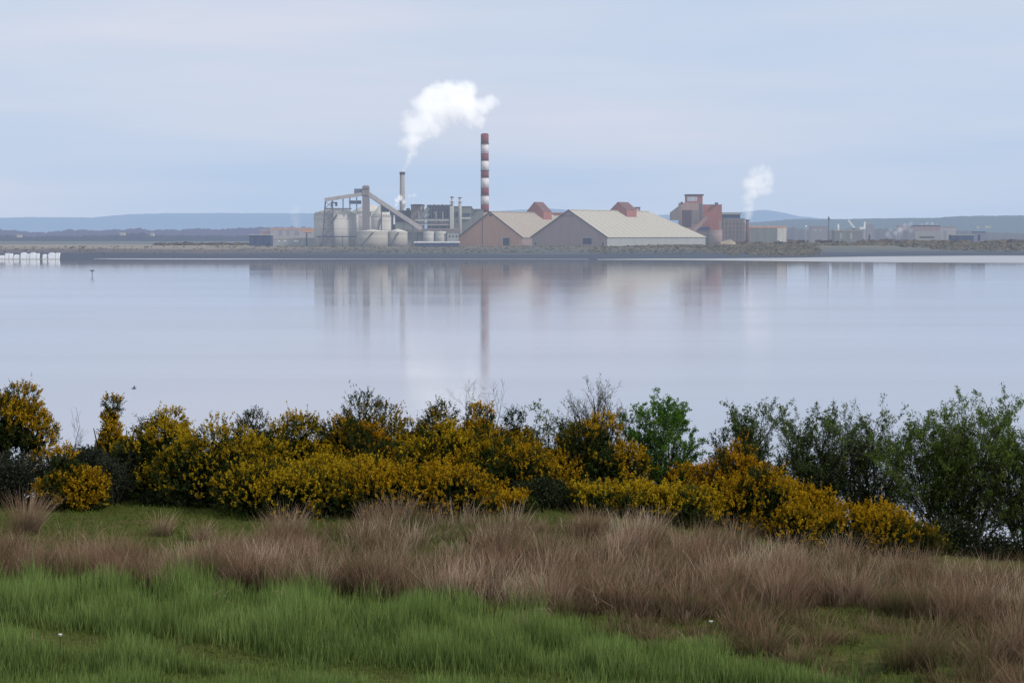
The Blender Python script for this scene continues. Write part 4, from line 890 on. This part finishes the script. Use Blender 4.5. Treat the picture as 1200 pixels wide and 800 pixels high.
def tree(label, cx, base_r, top_r, wpx, Y, stems, leaf=None, leaves=0, lsz=1, seed=1, lean=0, spread=1.0, droop=0, name='willow_tree', group=None, thick=1.0, twigs=1.0):
    r = np.random.default_rng(900+seed)
    x, _ = at(cx, base_r, Y); gz_ = float(ground(x, Y)); H = at(cx, top_r, Y)[1]-gz_; W_ = wpx*Y/F
    t = thing(name, label, 'tree', (x, Y, gz_), group)
    S = {0: [], 1: [], 2: [], 3: []}; lp = []; stemsegs = []
    def grow(p, d, ln, rad, lev):
        nseg = (9, 6, 4, 3)[lev]; seg = ln/nseg; jit = (.13, .2, .26, .3)[lev]
        for k in range(nseg):
            d = d+r.normal(size=3)*jit*.6+np.array([0, 0, .05-droop*.1*lev]); d /= np.linalg.norm(d)
            q = p+d*seg; r2 = rad*(1-(.8 if lev == 0 else .75)/nseg) if k < nseg-1 else rad*.5
            S[lev].append((p, q, rad, r2))
            f = (k+1)/nseg
            if lev < 3 and f > (.22 if lev == 0 else .15):
                nch = {0: 2.0, 1: 1.7, 2: 1.3}[lev]*twigs; nch = int(nch)+(r.random() < nch % 1)
                for c in range(nch):
                    side = unit(np.cross(d, r.normal(size=3))); cd = unit(d*r.uniform(.45, .9)+side*r.uniform(.45, .9)*spread+np.array([0, 0, .12]))
                    grow(q, cd, ln*r.uniform(.28, .5)*(1-.45*f), max(.0016, r2*r.uniform(.35, .6)), lev+1)
            if lev >= 2: lp.append((p, q))
            p = q; rad = r2
    for s in range(stems):
        a = r.uniform(0, 6.28); u = (s+.5)/stems*2-1+r.normal()*.12
        tx = u*W_*.46; sh = H*(1-.35*abs(u)**2)*r.uniform(.8, 1.02)
        p = np.array([tx*.22+r.normal()*.06, r.normal()*.10, -.15]); tip = np.array([tx+lean*H, r.normal()*W_*.18, sh])
        d = unit(tip-p); grow(p, unit(d+np.array([-d[0]*.25, 0, 0])), np.linalg.norm(tip-p)*.93, .03*H/2.5*thick*r.uniform(.6, 1.1), 0); stemsegs.append(S[0]+S[1]); S[0] = []; S[1] = []
    def tb(al, nm, sides, par):
        V, Fq = tubes(np.array([q[0] for q in al]), np.array([q[1] for q in al]), np.array([q[2] for q in al]), np.array([q[3] for q in al]), sides)
        return link(nm, np_mesh(nm, V, Fq, mat=BARK), par)
    for q in stemsegs: tb(q, 'trunk', 5, t)
    tb(S[2]+S[3], 'twigs', 3, t)
    if leaf and leaves:
        P0 = np.array([q[0] for q in lp]); P1 = np.array([q[1] for q in lp]); N = leaves
        clump = .6*fbm2(P1[:, 0], P1[:, 2], 5, seed)+.3*fbm2(P1[:, 0], P1[:, 2], 13, seed+1); pw = np.exp(clump*1.1); pw /= pw.sum()
        i = r.choice(len(P0), N, p=pw); f = r.random(N)[:, None]
        c = P0[i]*(1-f)+P1[i]*f+r.normal(size=(N, 3))*.018
        d = unit(r.normal(size=(N, 3))+np.array([0, 0, .3])); sz = r.uniform(.010, .022, N)*lsz
        v = unit(np.cross(d, r.normal(size=(N, 3))))*(sz*.5)[:, None]
        V, Fq, a1, a2 = quads(c, d*sz[:, None], v, r.random(N), np.clip(.35+.65*c[:, 2]/H, 0, 1))
        link('crown', np_mesh('crown', V, Fq, {'rnd': a1, 't': a2}, leaf), t)
    return t

L_BRAM = leafmat('bramble_leaf', [(0.15, (0.013, 0.018, 0.011)), (0.5, (0.030, 0.040, 0.020)), (0.85, (0.06, 0.072, 0.036))], .2, (.4, 1.2), 2, .5)
L_GREY = leafmat('grey_green_leaf', [(0.15, (0.016, 0.020, 0.016)), (0.5, (0.034, 0.040, 0.028)), (0.85, (0.06, 0.068, 0.045))], .2, (.4, 1.2), 2, .5)
L_HAW = leafmat('fresh_hawthorn_leaf', [(0.15, (0.05, 0.115, 0.016)), (0.5, (0.09, 0.19, 0.03)), (0.85, (0.15, 0.27, 0.05))], .35, (.5, 1.15), 2, .4)
L_WIL = leafmat('willow_leaf', [(0.15, (0.0575, 0.0896, 0.0210)), (0.5, (0.1207, 0.1792, 0.0378)), (0.85, (0.2185, 0.2912, 0.0683))], .4, (.4, 1.2), 2, .4)
L_SPR = leafmat('sparse_dark_leaf', [(0.15, (0.0447, 0.0744, 0.0267)), (0.5, (0.0974, 0.1409, 0.0467)), (0.85, (0.1928, 0.2545, 0.0834))], .35, (.5, 1.1), 2, .4)

# dark thickets
bramble('grey green bramble thicket below the big gorse at the left edge', 50, 592, 514, 190, 33.9, L_GREY, dz=.4)
bramble('grey green bramble between the big gorse and the small round one, left', 98, 594, 521, 110, 33.6, L_GREY, dz=.3)
bramble('grey green bramble hump right of the small round gorse', 165, 592, 512, 120, 34.6, L_GREY, dz=.4)
bramble('dark undergrowth at the foot of the yellow gorse left of centre', 250, 602, 560, 170, 33.6, L_BRAM, dz=.25)
bramble('dark undergrowth below the gorse bank, second clump from the left', 390, 604, 560, 150, 34.2, L_BRAM, dz=.25)
bramble('dark low bramble mound right of centre, without flowers', 645, 612, 556, 125, 33.2, L_BRAM, dz=.35)
bramble('dark bramble under the bare tree and the yellow topped gorse', 720, 612, 548, 120, 34.2, L_BRAM, dz=.3)
bramble('dark undergrowth between the long gorse slope and the fresh green hawthorn', 800, 620, 560, 90, 34.2, L_BRAM, dz=.3)
bramble('dark undergrowth under the tall leafy willow', 1115, 672, 598, 140, 34.0, L_BRAM, dz=.3, dens=.55)
bramble('dark undergrowth under the willow at the right edge', 1215, 680, 622, 110, 33.6, L_BRAM, dz=.3, dens=.5)
bramble('dark olive bush behind the gorse, below the bare sapling', 560, 600, 535, 130, 35.0, L_BRAM, dz=.3)

# gorse
G = gorse
G('big golden gorse cut by the left edge of the picture', 14, 585, 452, 124, 35.2, .80, 'gold', low=.62, skirt=False)
G('small round gorse standing forward in front of the grey green brambles', 83, 594, 527, 74, 32.8, .66, 'gold', skirt=False)
G('little upright spire of gorse standing over the brambles, left', 133, 590, 466, 54, 35.2, .85, 'gold', spire=1)
G('lemon yellow gorse with a rounded top right of the little spire', 188, 598, 481, 92, 34.8, .62, 'lemon')
G('bright gorse with hanging yellow sprays left of centre', 255, 604, 492, 130, 34.0, .68, 'lemon')
G('dark olive gorse showing only its top behind the yellow ones, left', 305, 590, 485, 80, 35.6, .28, 'olive', leaf=GORSE_OLIVE)
G('golden gorse with a broad flat top, third of the left bank', 352, 600, 487, 100, 34.9, .64, 'lemon')
G('low spreading yellow gorse at the front of the left bank', 345, 610, 545, 130, 32.9, .66, 'lemon')
G('golden gorse left of the tall dark green one', 398, 600, 492, 80, 35.0, .58, 'gold')
G('tall dark green gorse with few flowers, the highest left of centre', 445, 602, 463, 112, 35.3, .30, 'olive', leaf=GORSE_LEAF)
G('orange flowered gorse in front of the tall dark green one', 436, 606, 503, 72, 34.3, .62, 'orange')
G('yellow gorse sloping down in front of the orange flowered one', 415, 608, 538, 120, 33.4, .60, 'lemon')
G('small dark topped gorse knob near the middle of the bank', 514, 600, 474, 84, 35.4, .42, 'olive')
G('wide lemon gorse in the middle of the bank', 520, 604, 499, 118, 34.4, .60, 'lemon')
G('gorse with a rounded golden crown right of the middle', 568, 602, 476, 76, 35.2, .58, 'gold')
G('broad golden gorse at the right end of the middle bank', 588, 606, 503, 122, 34.2, .56, 'gold')
G('narrow dark gorse knob sticking up at the right of the middle bank', 604, 600, 482, 50, 35.3, .40, 'olive')
G('low bright yellow gorse along the edge of the dry grass', 480, 609, 566, 150, 32.9, .86, 'gold')
G('few low yellow gorse sprays at the left foot of the dark bramble mound', 590, 612, 590, 60, 32.5, .60, 'gold')
G('golden topped gorse in front of the bare tree', 695, 606, 488, 96, 35.0, .50, 'gold')
G('low gorse with scattered yellow sprays under the golden topped one', 715, 617, 582, 90, 33.0, .52, 'lemon')
G('bright low gorse below the fresh green hawthorn', 780, 624, 576, 88, 32.7, .70, 'lemon')
G('orange gold gorse at the peak of the long slope', 852, 630, 520, 92, 34.4, .70, 'orange')
G('wide golden gorse in the middle of the long slope', 885, 642, 552, 140, 33.6, .66, 'gold')
G('golden gorse on the right shoulder of the long slope', 938, 645, 567, 80, 34.0, .70, 'gold')
G('low golden gorse near the foot of the long slope', 985, 655, 597, 128, 32.8, .70, 'gold')
G('green low gorse with few flowers at the right end of the slope', 1050, 655, 610, 78, 32.8, .34, 'olive', leaf=GORSE_OLIVE)

# trees
tree('bare dark twigged tree behind the golden topped gorse', 700, 600, 452, 125, 36.0, 15, L_SPR, 2500, 1.0, 1, spread=.75, name='bare_tree', twigs=1.0)
tree('leafy hawthorn with fresh bright green leaves right of the bare tree', 778, 608, 474, 104, 35.4, 10, L_HAW, 34000, 1.2, 2, name='hawthorn_tree', spread=1.0)
tree('sparse dark leaved willow right of the hawthorn', 886, 612, 472, 104, 36.0, 10, L_SPR, 28000, 1.2, 3, spread=.9, twigs=1.15)
tree('open twigged willow with a thin crown, second right of the hawthorn', 950, 625, 468, 104, 36.2, 10, L_SPR, 30000, 1.2, 4, spread=.9, twigs=1.15)
tree('almost bare leaning willow left of the tall leafy one', 1018, 640, 488, 130, 35.8, 11, L_SPR, 22000, 1.15, 5, lean=-.02, spread=1.0, twigs=1.15)
tree('tall many stemmed willow with the fullest green crown', 1120, 665, 470, 205, 35.2, 22, L_WIL, 72000, 1.15, 6, spread=1.05, thick=.75, twigs=1.12)
tree('green willow cut by the right edge of the picture', 1212, 672, 482, 140, 34.8, 13, L_WIL, 34000, 1.15, 7, spread=1.0, twigs=1.1)
tree('small bare sapling above the middle of the gorse bank', 556, 590, 452, 62, 36.2, 5, None, 0, 1, 8, name='bare_sapling', spread=.8, thick=.6, twigs=.8)
tree('dark half leafed bush tree left of the bare tree', 652, 600, 490, 70, 35.6, 8, L_SPR, 14000, 1.2, 9, name='bush_tree')
tree('thin bare sapling beside the big gorse at the left edge', 75, 580, 486, 30, 36.2, 3, None, 0, 1, 10, name='bare_sapling', spread=.7, thick=.5, twigs=.7)

# ------------------------------------------------------------------ grasses
def blades(P, h, lean, wd, rnd, seed, bend=1.0):
    """P (n,3), h (n), lean (n,2), wd (n) -> 3-quad tapered blades"""
    r = np.random.default_rng(seed); n_ = len(P); a = r.uniform(0, math.pi, n_); wx = np.stack([np.cos(a), np.sin(a), np.zeros(n_)], 1)
    Vs, T = [], []
    for tt, ww in ((0, 1), (.4, .85), (.75, .55), (1, .08)):
        c = P+np.stack([lean[:, 0]*tt**1.7*h, lean[:, 1]*tt**1.7*h, h*tt*(1-.25*tt*np.minimum(1, np.linalg.norm(lean, axis=1)))], 1)
        for s in (-1, 1): Vs.append(c+wx*(s*ww*wd/2)[:, None]); T.append(np.full(n_, tt))
    V = np.stack(Vs, 1).reshape(-1, 3); T = np.stack(T, 1).ravel()
    Fq = np.array([[0, 1, 3, 2], [2, 3, 5, 4], [4, 5, 7, 6]]); Fs = ((np.arange(n_)*8)[:, None, None]+Fq[None]).reshape(-1, 4)
    return V, Fs, np.repeat(rnd, 8), T

# lookup of image rows to ground distance on a coarse grid, then vectorised interpolation
PXG = np.arange(-360, 1561, 40); RG = np.arange(578, 861, 6)
HY = np.array([[ghit(px, rr_)[1] for px in PXG] for rr_ in RG])
def hit(px, rr_):
    i = np.clip((rr_-RG[0])/6, 0, len(RG)-1.001); j = np.clip((px-PXG[0])/40, 0, len(PXG)-1.001)
    i0, j0 = i.astype(int), j.astype(int); fi, fj = i-i0, j-j0
    Y = (HY[i0, j0]*(1-fi)*(1-fj)+HY[i0+1, j0]*fi*(1-fj)+HY[i0, j0+1]*(1-fi)*fj+HY[i0+1, j0+1]*fi*fj)
    dy = 400-rr_; x = (px-600)*Y/(cp*F+sp*dy); return x, Y, ground(x, Y)

front = lambda px: np.interp(px, [-160, 0, 150, 300, 420, 560, 700, 800, 900, 1000, 1100, 1360], [688, 688, 692, 702, 716, 728, 744, 764, 786, 806, 835, 900])
bfront = lambda px: np.interp(px, [-160, 0, 150, 300, 420, 560, 700, 800, 900, 1000, 1100, 1360], [688, 686, 688, 694, 700, 708, 718, 722, 728, 734, 744, 775])
back = lambda px: np.interp(px, [-160, 0, 60, 140, 260, 330, 420, 600, 800, 900, 1000, 1100, 1360], [640, 648, 656, 660, 656, 622, 606, 606, 622, 640, 652, 668, 690])

M_GREEN = leafmat('sedge_green', [(0.08, (0.1029, 0.1133, 0.0255)), (0.3, (0.1029, 0.1490, 0.0408)), (0.55, (0.1454, 0.2122, 0.0620)), (0.78, (0.2181, 0.2862, 0.0893)), (1.0, (0.5089, 0.4412, 0.1786))], .35, (.6, 1.65), 1.3, .5)
r = np.random.default_rng(41)
N = 240000; px = r.uniform(-340, 1360, N); rr_ = r.uniform(640, 850, N)
k = (rr_ > front(px)-4+r.normal(size=N)*9+8*np.sin(px*.045)+6*np.sin(px*.11+1)); px, rr_ = px[k], rr_[k]
x, Y, z = hit(px, rr_); N = len(x)
patch = fbm2(x, Y, 1.1, 5)
pathr = np.interp(px, [-200, 0, 130, 220, 330, 520, 700, 900, 1300], [728, 735, 748, 756, 774, 794, 806, 815, 830])
onpath = np.exp(-(np.maximum(np.abs(rr_-pathr-11)-8, 0)/7.0)**2)*(.8+.2*np.sin(px*.03)); moss2 = np.exp(-((rr_-798)/9)**2)*(px > 100)*(px < 700)
p2 = fbm2(x, Y, 2.6, 15); h = (.26+.11*patch+.08*p2+.20*r.random(N)**1.5)*(1-.80*np.maximum(onpath, moss2*.8))
h *= 1-.45*sstep(0, 40, front(px)+40-rr_)*(px > 640)
k = r.random(N) < 1-.75*np.maximum(onpath, moss2); x, Y, z, h, px, patch = x[k], Y[k], z[k], h[k], px[k], patch[k]; N = len(x)
h = np.maximum(h*.84*(.75+.5*sstep(-.6, .7, fbm2(x, Y, 4.2, 17))), .05); h[r.random(N) < .015] *= 1.5
lean = np.stack([r.normal(size=N)*.15+.03, r.normal(size=N)*.15], 1)
rn_ = np.clip(r.beta(2, 2.4, N)+.20*patch+.1*fbm2(x, Y, 3.1, 16)+(r.random(N) < .10)*.6, 0, 1)
V, Fs, a1, a2 = blades(np.stack([x, Y, z-.02], 1), h, lean, r.uniform(.004, .009, N), rn_, 42)
tag(link('sedge_grass', np_mesh('sedge_grass', V, Fs, {'rnd': a1, 't': a2}, M_GREEN)), kind='stuff')

# short turf on the open strip behind and between the tussocks
M_TURF = leafmat('short_turf', [(0.15, (0.0688, 0.0938, 0.0225)), (0.5, (0.1187, 0.1750, 0.0375)), (0.85, (0.1875, 0.2500, 0.0625)), (1.0, (0.3250, 0.2875, 0.1250))], .3, (.55, 1.2), 1.2, .5)
N = 110000; px = r.uniform(-340, 1540, N); rr_ = np.where(r.random(N) < .5, r.uniform(588, 650, N), r.uniform(588, 845, N))
x, Y, z = hit(px, rr_); h = r.uniform(.03, .10, N)
V, Fs, a1, a2 = blades(np.stack([x, Y, z-.005], 1), h, np.stack([r.normal(size=N)*.5, r.normal(size=N)*.5], 1), r.uniform(.006, .012, N), r.random(N), 43)
tag(link('turf', np_mesh('turf', V, Fs, {'rnd': a1, 't': a2}, M_TURF)), kind='stuff')

# dry purple-moor-grass and rush in tussocks
M_DRY = leafmat('dry_grass', [(0.0, (0.095, 0.11, 0.040)), (0.2, (0.16, 0.145, 0.07)), (0.38, (0.23, 0.135, 0.088)), (0.55, (0.40, 0.275, 0.195)), (0.75, (0.60, 0.47, 0.355)), (1.0, (0.80, 0.69, 0.52))], .35, (.15, 1.5), .8, .25)  # blade bases darkened: dry stem tone plus painted contact shade
def tuss(px, rr_, seed, nb, hh, tint, rad=.22, spread=.55, nsd=.12):
    r = np.random.default_rng(seed); out_ = []
    x, Y, z = hit(px, rr_); M = len(x)
    cnt = np.full(M, nb); idx = np.repeat(np.arange(M), cnt); n_ = len(idx)
    a = r.uniform(0, 6.28, n_); q = np.sqrt(r.random(n_))*rad
    P = np.stack([x[idx]+np.cos(a)*q*1.2, Y[idx]+np.sin(a)*q, z[idx]-.03], 1)
    H = hh[idx]*r.uniform(.45, 1.1, n_)
    o_ = q/rad*spread; lean = np.stack([np.cos(a)*o_+r.normal(size=n_)*.15+.08, np.sin(a)*o_+r.normal(size=n_)*.15], 1)
    return P, H, lean, r.uniform(.0035, .0075, n_), np.clip(tint[idx]+r.normal(size=n_)*nsd, 0, 1)
r = np.random.default_rng(61); N = 4500
px = r.uniform(-340, 1540, N); rr_ = r.uniform(590, 850, N)
k = (rr_ < bfront(px)+3) & (rr_ > back(px)+6); px, rr_ = px[k], rr_[k]
# a few outliers on the turf strip and in the right foreground
x, Y, z = hit(px, rr_); g_ = fbm2(x, Y, .8, 8)
gap = lambda X_, Y_: .75*fbm2(X_*.8, Y_*1.5, 1.5, 18)+.5*fbm2(X_, Y_*1.3, 3.4, 19)
k = gap(x, Y) > r.uniform(-.45, .25, len(px)); px, rr_, x, Y, g_ = px[k], rr_[k], x[k], Y[k], g_[k]
low_right = sstep(700, 760, rr_)*(px > 760)
hh = (.30+.34*r.random(len(px))+.14*g_)*(1-.35*low_right)
tint = np.clip(.53+.32*fbm2(x, Y, 1.5, 9)+.24*r.normal(size=len(px))-.30*low_right, .02, .95)
P, H, ln, wd, rn_ = tuss(px, rr_, 62, 58, hh, tint, rad=.17, spread=.42, nsd=.13)
# stout dark tussocks with red brown bases, mostly along the front of the band
Nd = 530; qx = r.uniform(-340, 1540, Nd); f_ = r.random(Nd)**1.6; qr = bfront(qx)-f_*(bfront(qx)-back(qx))*.9+2
xd, Yd, zd = hit(qx, qr); kd = gap(xd, Yd) > -.25; qx, qr = qx[kd], qr[kd]; Nd = len(qx); P2, H2, l2, w2, r2 = tuss(qx, qr, 64, 190, r.uniform(.36, .76, Nd)*(1-.3*sstep(740, 790, qr)), np.clip(r.normal(size=Nd)*.13+.37-.2*sstep(700, 760, qr)*(qx > 760), .02, .8), rad=.17, spread=.5, nsd=.11)
P = np.concatenate([P, P2]); H = np.concatenate([H, H2]); ln = np.concatenate([ln, l2]); wd = np.concatenate([wd, w2]); rn_ = np.concatenate([rn_, r2])
# low mixed growth between the dry band and the sedge on the right
Nm = 1100; qx = r.uniform(560, 1540, Nm); qr = r.uniform(705, 850, Nm); km = (qr > bfront(qx)) & (qr < front(qx)+4); qx, qr = qx[km], qr[km]; Nm = len(qx)
xm, Ym, zm = hit(qx, qr); km = fbm2(xm, Ym, 1.9, 31) > r.uniform(-.7, .9, Nm); qx, qr, xm, Ym = qx[km], qr[km], xm[km], Ym[km]; Nm = len(qx)
P2, H2, l2, w2, r2 = tuss(qx, qr, 66, 70, r.uniform(.14, .42, Nm)*(1+.5*sstep(1000, 1200, qx)), np.clip(.24+.22*fbm2(xm, Ym, 2.2, 32)+r.normal(size=Nm)*.12, 0, .7), rad=.15, spread=.7, nsd=.14)
P = np.concatenate([P, P2]); H = np.concatenate([H, H2]); ln = np.concatenate([ln, l2]); wd = np.concatenate([wd, w2]); rn_ = np.concatenate([rn_, r2])
# loose background blades
N = 94000; px = r.uniform(-340, 1540, N); rr_ = r.uniform(590, 850, N); k = (rr_ < bfront(px)+4) & (rr_ > back(px)+r.normal(size=N)*5); px, rr_ = px[k], rr_[k]
x, Y, z = hit(px, rr_); N = len(x)
P = np.concatenate([P, np.stack([x, Y, z-.02], 1)]); ing = sstep(.1, -.4, gap(x, Y)) if False else 1-sstep(-.45, .1, gap(x, Y)); H = np.concatenate([H, r.uniform(.08, .30, N)*(1-.2*ing)]); ln = np.concatenate([ln, r.normal(size=(N, 2))*.45]); wd = np.concatenate([wd, r.uniform(.004, .008, N)])
rn_ = np.concatenate([rn_, np.clip(.38-.34*ing+.20*fbm2(x, Y, 1.6, 10)+r.normal(size=N)*.16, 0, 1)])
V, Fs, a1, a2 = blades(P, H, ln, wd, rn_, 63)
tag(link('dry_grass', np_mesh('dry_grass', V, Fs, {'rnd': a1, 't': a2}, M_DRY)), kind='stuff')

# single tufts that stand apart from the mass
def tuft(label, px, rr_, hpx, nb, tint, seed, rad=.2, spread=.5, mat=None, name='grass_tussock', cat='grass tussock'):
    x, Y, z = hit(np.array([float(px)]), np.array([float(rr_)])); c = (float(x[0]), float(Y[0]), float(z[0]))
    P, H, ln, wd, rn_ = tuss(np.array([float(px)]), np.array([float(rr_)]), seed, nb, np.array([hpx*c[1]/F]), np.array([tint]), rad, spread)
    V, Fs, a1, a2 = blades(P-np.array(c), H, ln, wd, rn_, seed)
    ob = link(name, np_mesh(name, V, Fs, {'rnd': a1, 't': a2}, mat or M_DRY), None, c)
    return tag(ob, label, cat, 'tussocks standing apart')
tuft('tall brown tussock alone on the green turf strip at the far left', 28, 626, 58, 420, .5, 71, .2, .6)
tuft('small dark brown tuft in the middle of the green sedge', 615, 748, 40, 170, .40, 72, .13, .5)
tuft('dark olive brown tussock standing low near the right of the green sedge', 898, 768, 48, 260, .30, 73, .16, .55)
tuft('large greenish tussock with a dark base at the lower right', 1063, 786, 70, 520, .18, 74, .25, .6)
tuft('reddish brown tussock cut by the right edge at the bottom', 1192, 775, 75, 420, .42, 75, .24, .5)
tuft('small brown tuft behind the others on the left turf strip', 188, 628, 34, 180, .5, 76, .15, .6)
tuft('small brown tuft under the gorse at the right of the left turf strip', 232, 634, 30, 180, .5, 77, .15, .6)
# a low bright-leaved weed in the sedge, pale dead leaves, two white flower heads
bramble('low bright green weed in the sedge left of centre', 458, 736, 717, 62, 23.4, L_HAW, 'plant', 'green_weed', 1.0, 1.0, .15, False, None)
M_LIT = bark('dead_straw', (0.30, 0.22, 0.15)); M_WF = bark('white_petal', (0.75, 0.75, 0.75))
def straw(label, px, rr_, seed, k=9, s=.075):
    r = np.random.default_rng(seed); x, Y, z = hit(np.array([float(px)]), np.array([float(rr_)])); c = np.array([x[0], Y[0], z[0]+.10])
    p0 = np.stack([r.normal(size=k)*s*.6, r.normal(size=k)*s*.6, r.uniform(.05, .22, k)], 1); p1 = p0+np.stack([r.normal(size=k)*s, r.normal(size=k)*s, r.normal(size=k)*.07], 1)
    V, Fq = tubes(p0, p1, np.full(k, .0045), np.full(k, .003), 4)
    tag(link('dead_stalks', np_mesh('dead_stalks', V, Fq, mat=M_LIT), None, tuple(c)), label, 'dead stalks', 'patches of dead stalks in the sedge')
straw('pale dead stalks lying in the sedge, left of centre', 262, 722, 81); straw('pale dead stalks lying at the bottom left corner', 34, 779, 82)
straw('pale dead stalks beside the small dark brown tuft', 640, 738, 83, 12); straw('faint dead stalks right of the left dead stalks', 335, 722, 84)
straw('pinkish dead stalks at the edge of the sedge, lower right', 700, 722, 85, 12, .09); straw('dead stalks at the base of the dry grass, right of centre', 770, 722, 86, 12, .09)
for px_, r_y, hp, lab in ((833, 762, 14, 'tiny white flower head on a stem in front of the dry grass at right'), (71, 776, 12, 'tiny white flower head in the sedge at the bottom left')):
    x, Y, z = hit(np.array([float(px_)]), np.array([float(r_y)])); c = (float(x[0]), float(Y[0]), float(z[0])); hz = hp*c[1]/F+.18
    t = thing('white_flower', lab, 'flower', c)
    MB().lathe(c[0], c[1], [(.004, c[2]), (.003, c[2]+hz)], 6).build('stem', L_SPR, t)
    mb = MB()
    for k in range(6):
        a = k*1.047; mb.bar((c[0], c[1], c[2]+hz), (c[0]+.022*math.cos(a), c[1]+.022*math.sin(a), c[2]+hz+.022), .016, .004)
    mb.build('petals', M_WF, t)

# ------------------------------------------------------------------ render settings
sc.view_settings.view_transform = 'Standard'; sc.view_settings.look = 'None'; sc.view_settings.exposure = 0; sc.view_settings.gamma = 1
sc.render.engine = 'CYCLES'
sc.cycles.max_bounces = 6; sc.cycles.diffuse_bounces = 3; sc.cycles.glossy_bounces = 3; sc.cycles.transmission_bounces = 3; sc.cycles.volume_bounces = 2; sc.cycles.transparent_max_bounces = 8
sc.cycles.use_denoising = True
sc.cycles.volume_step_rate = 0.3
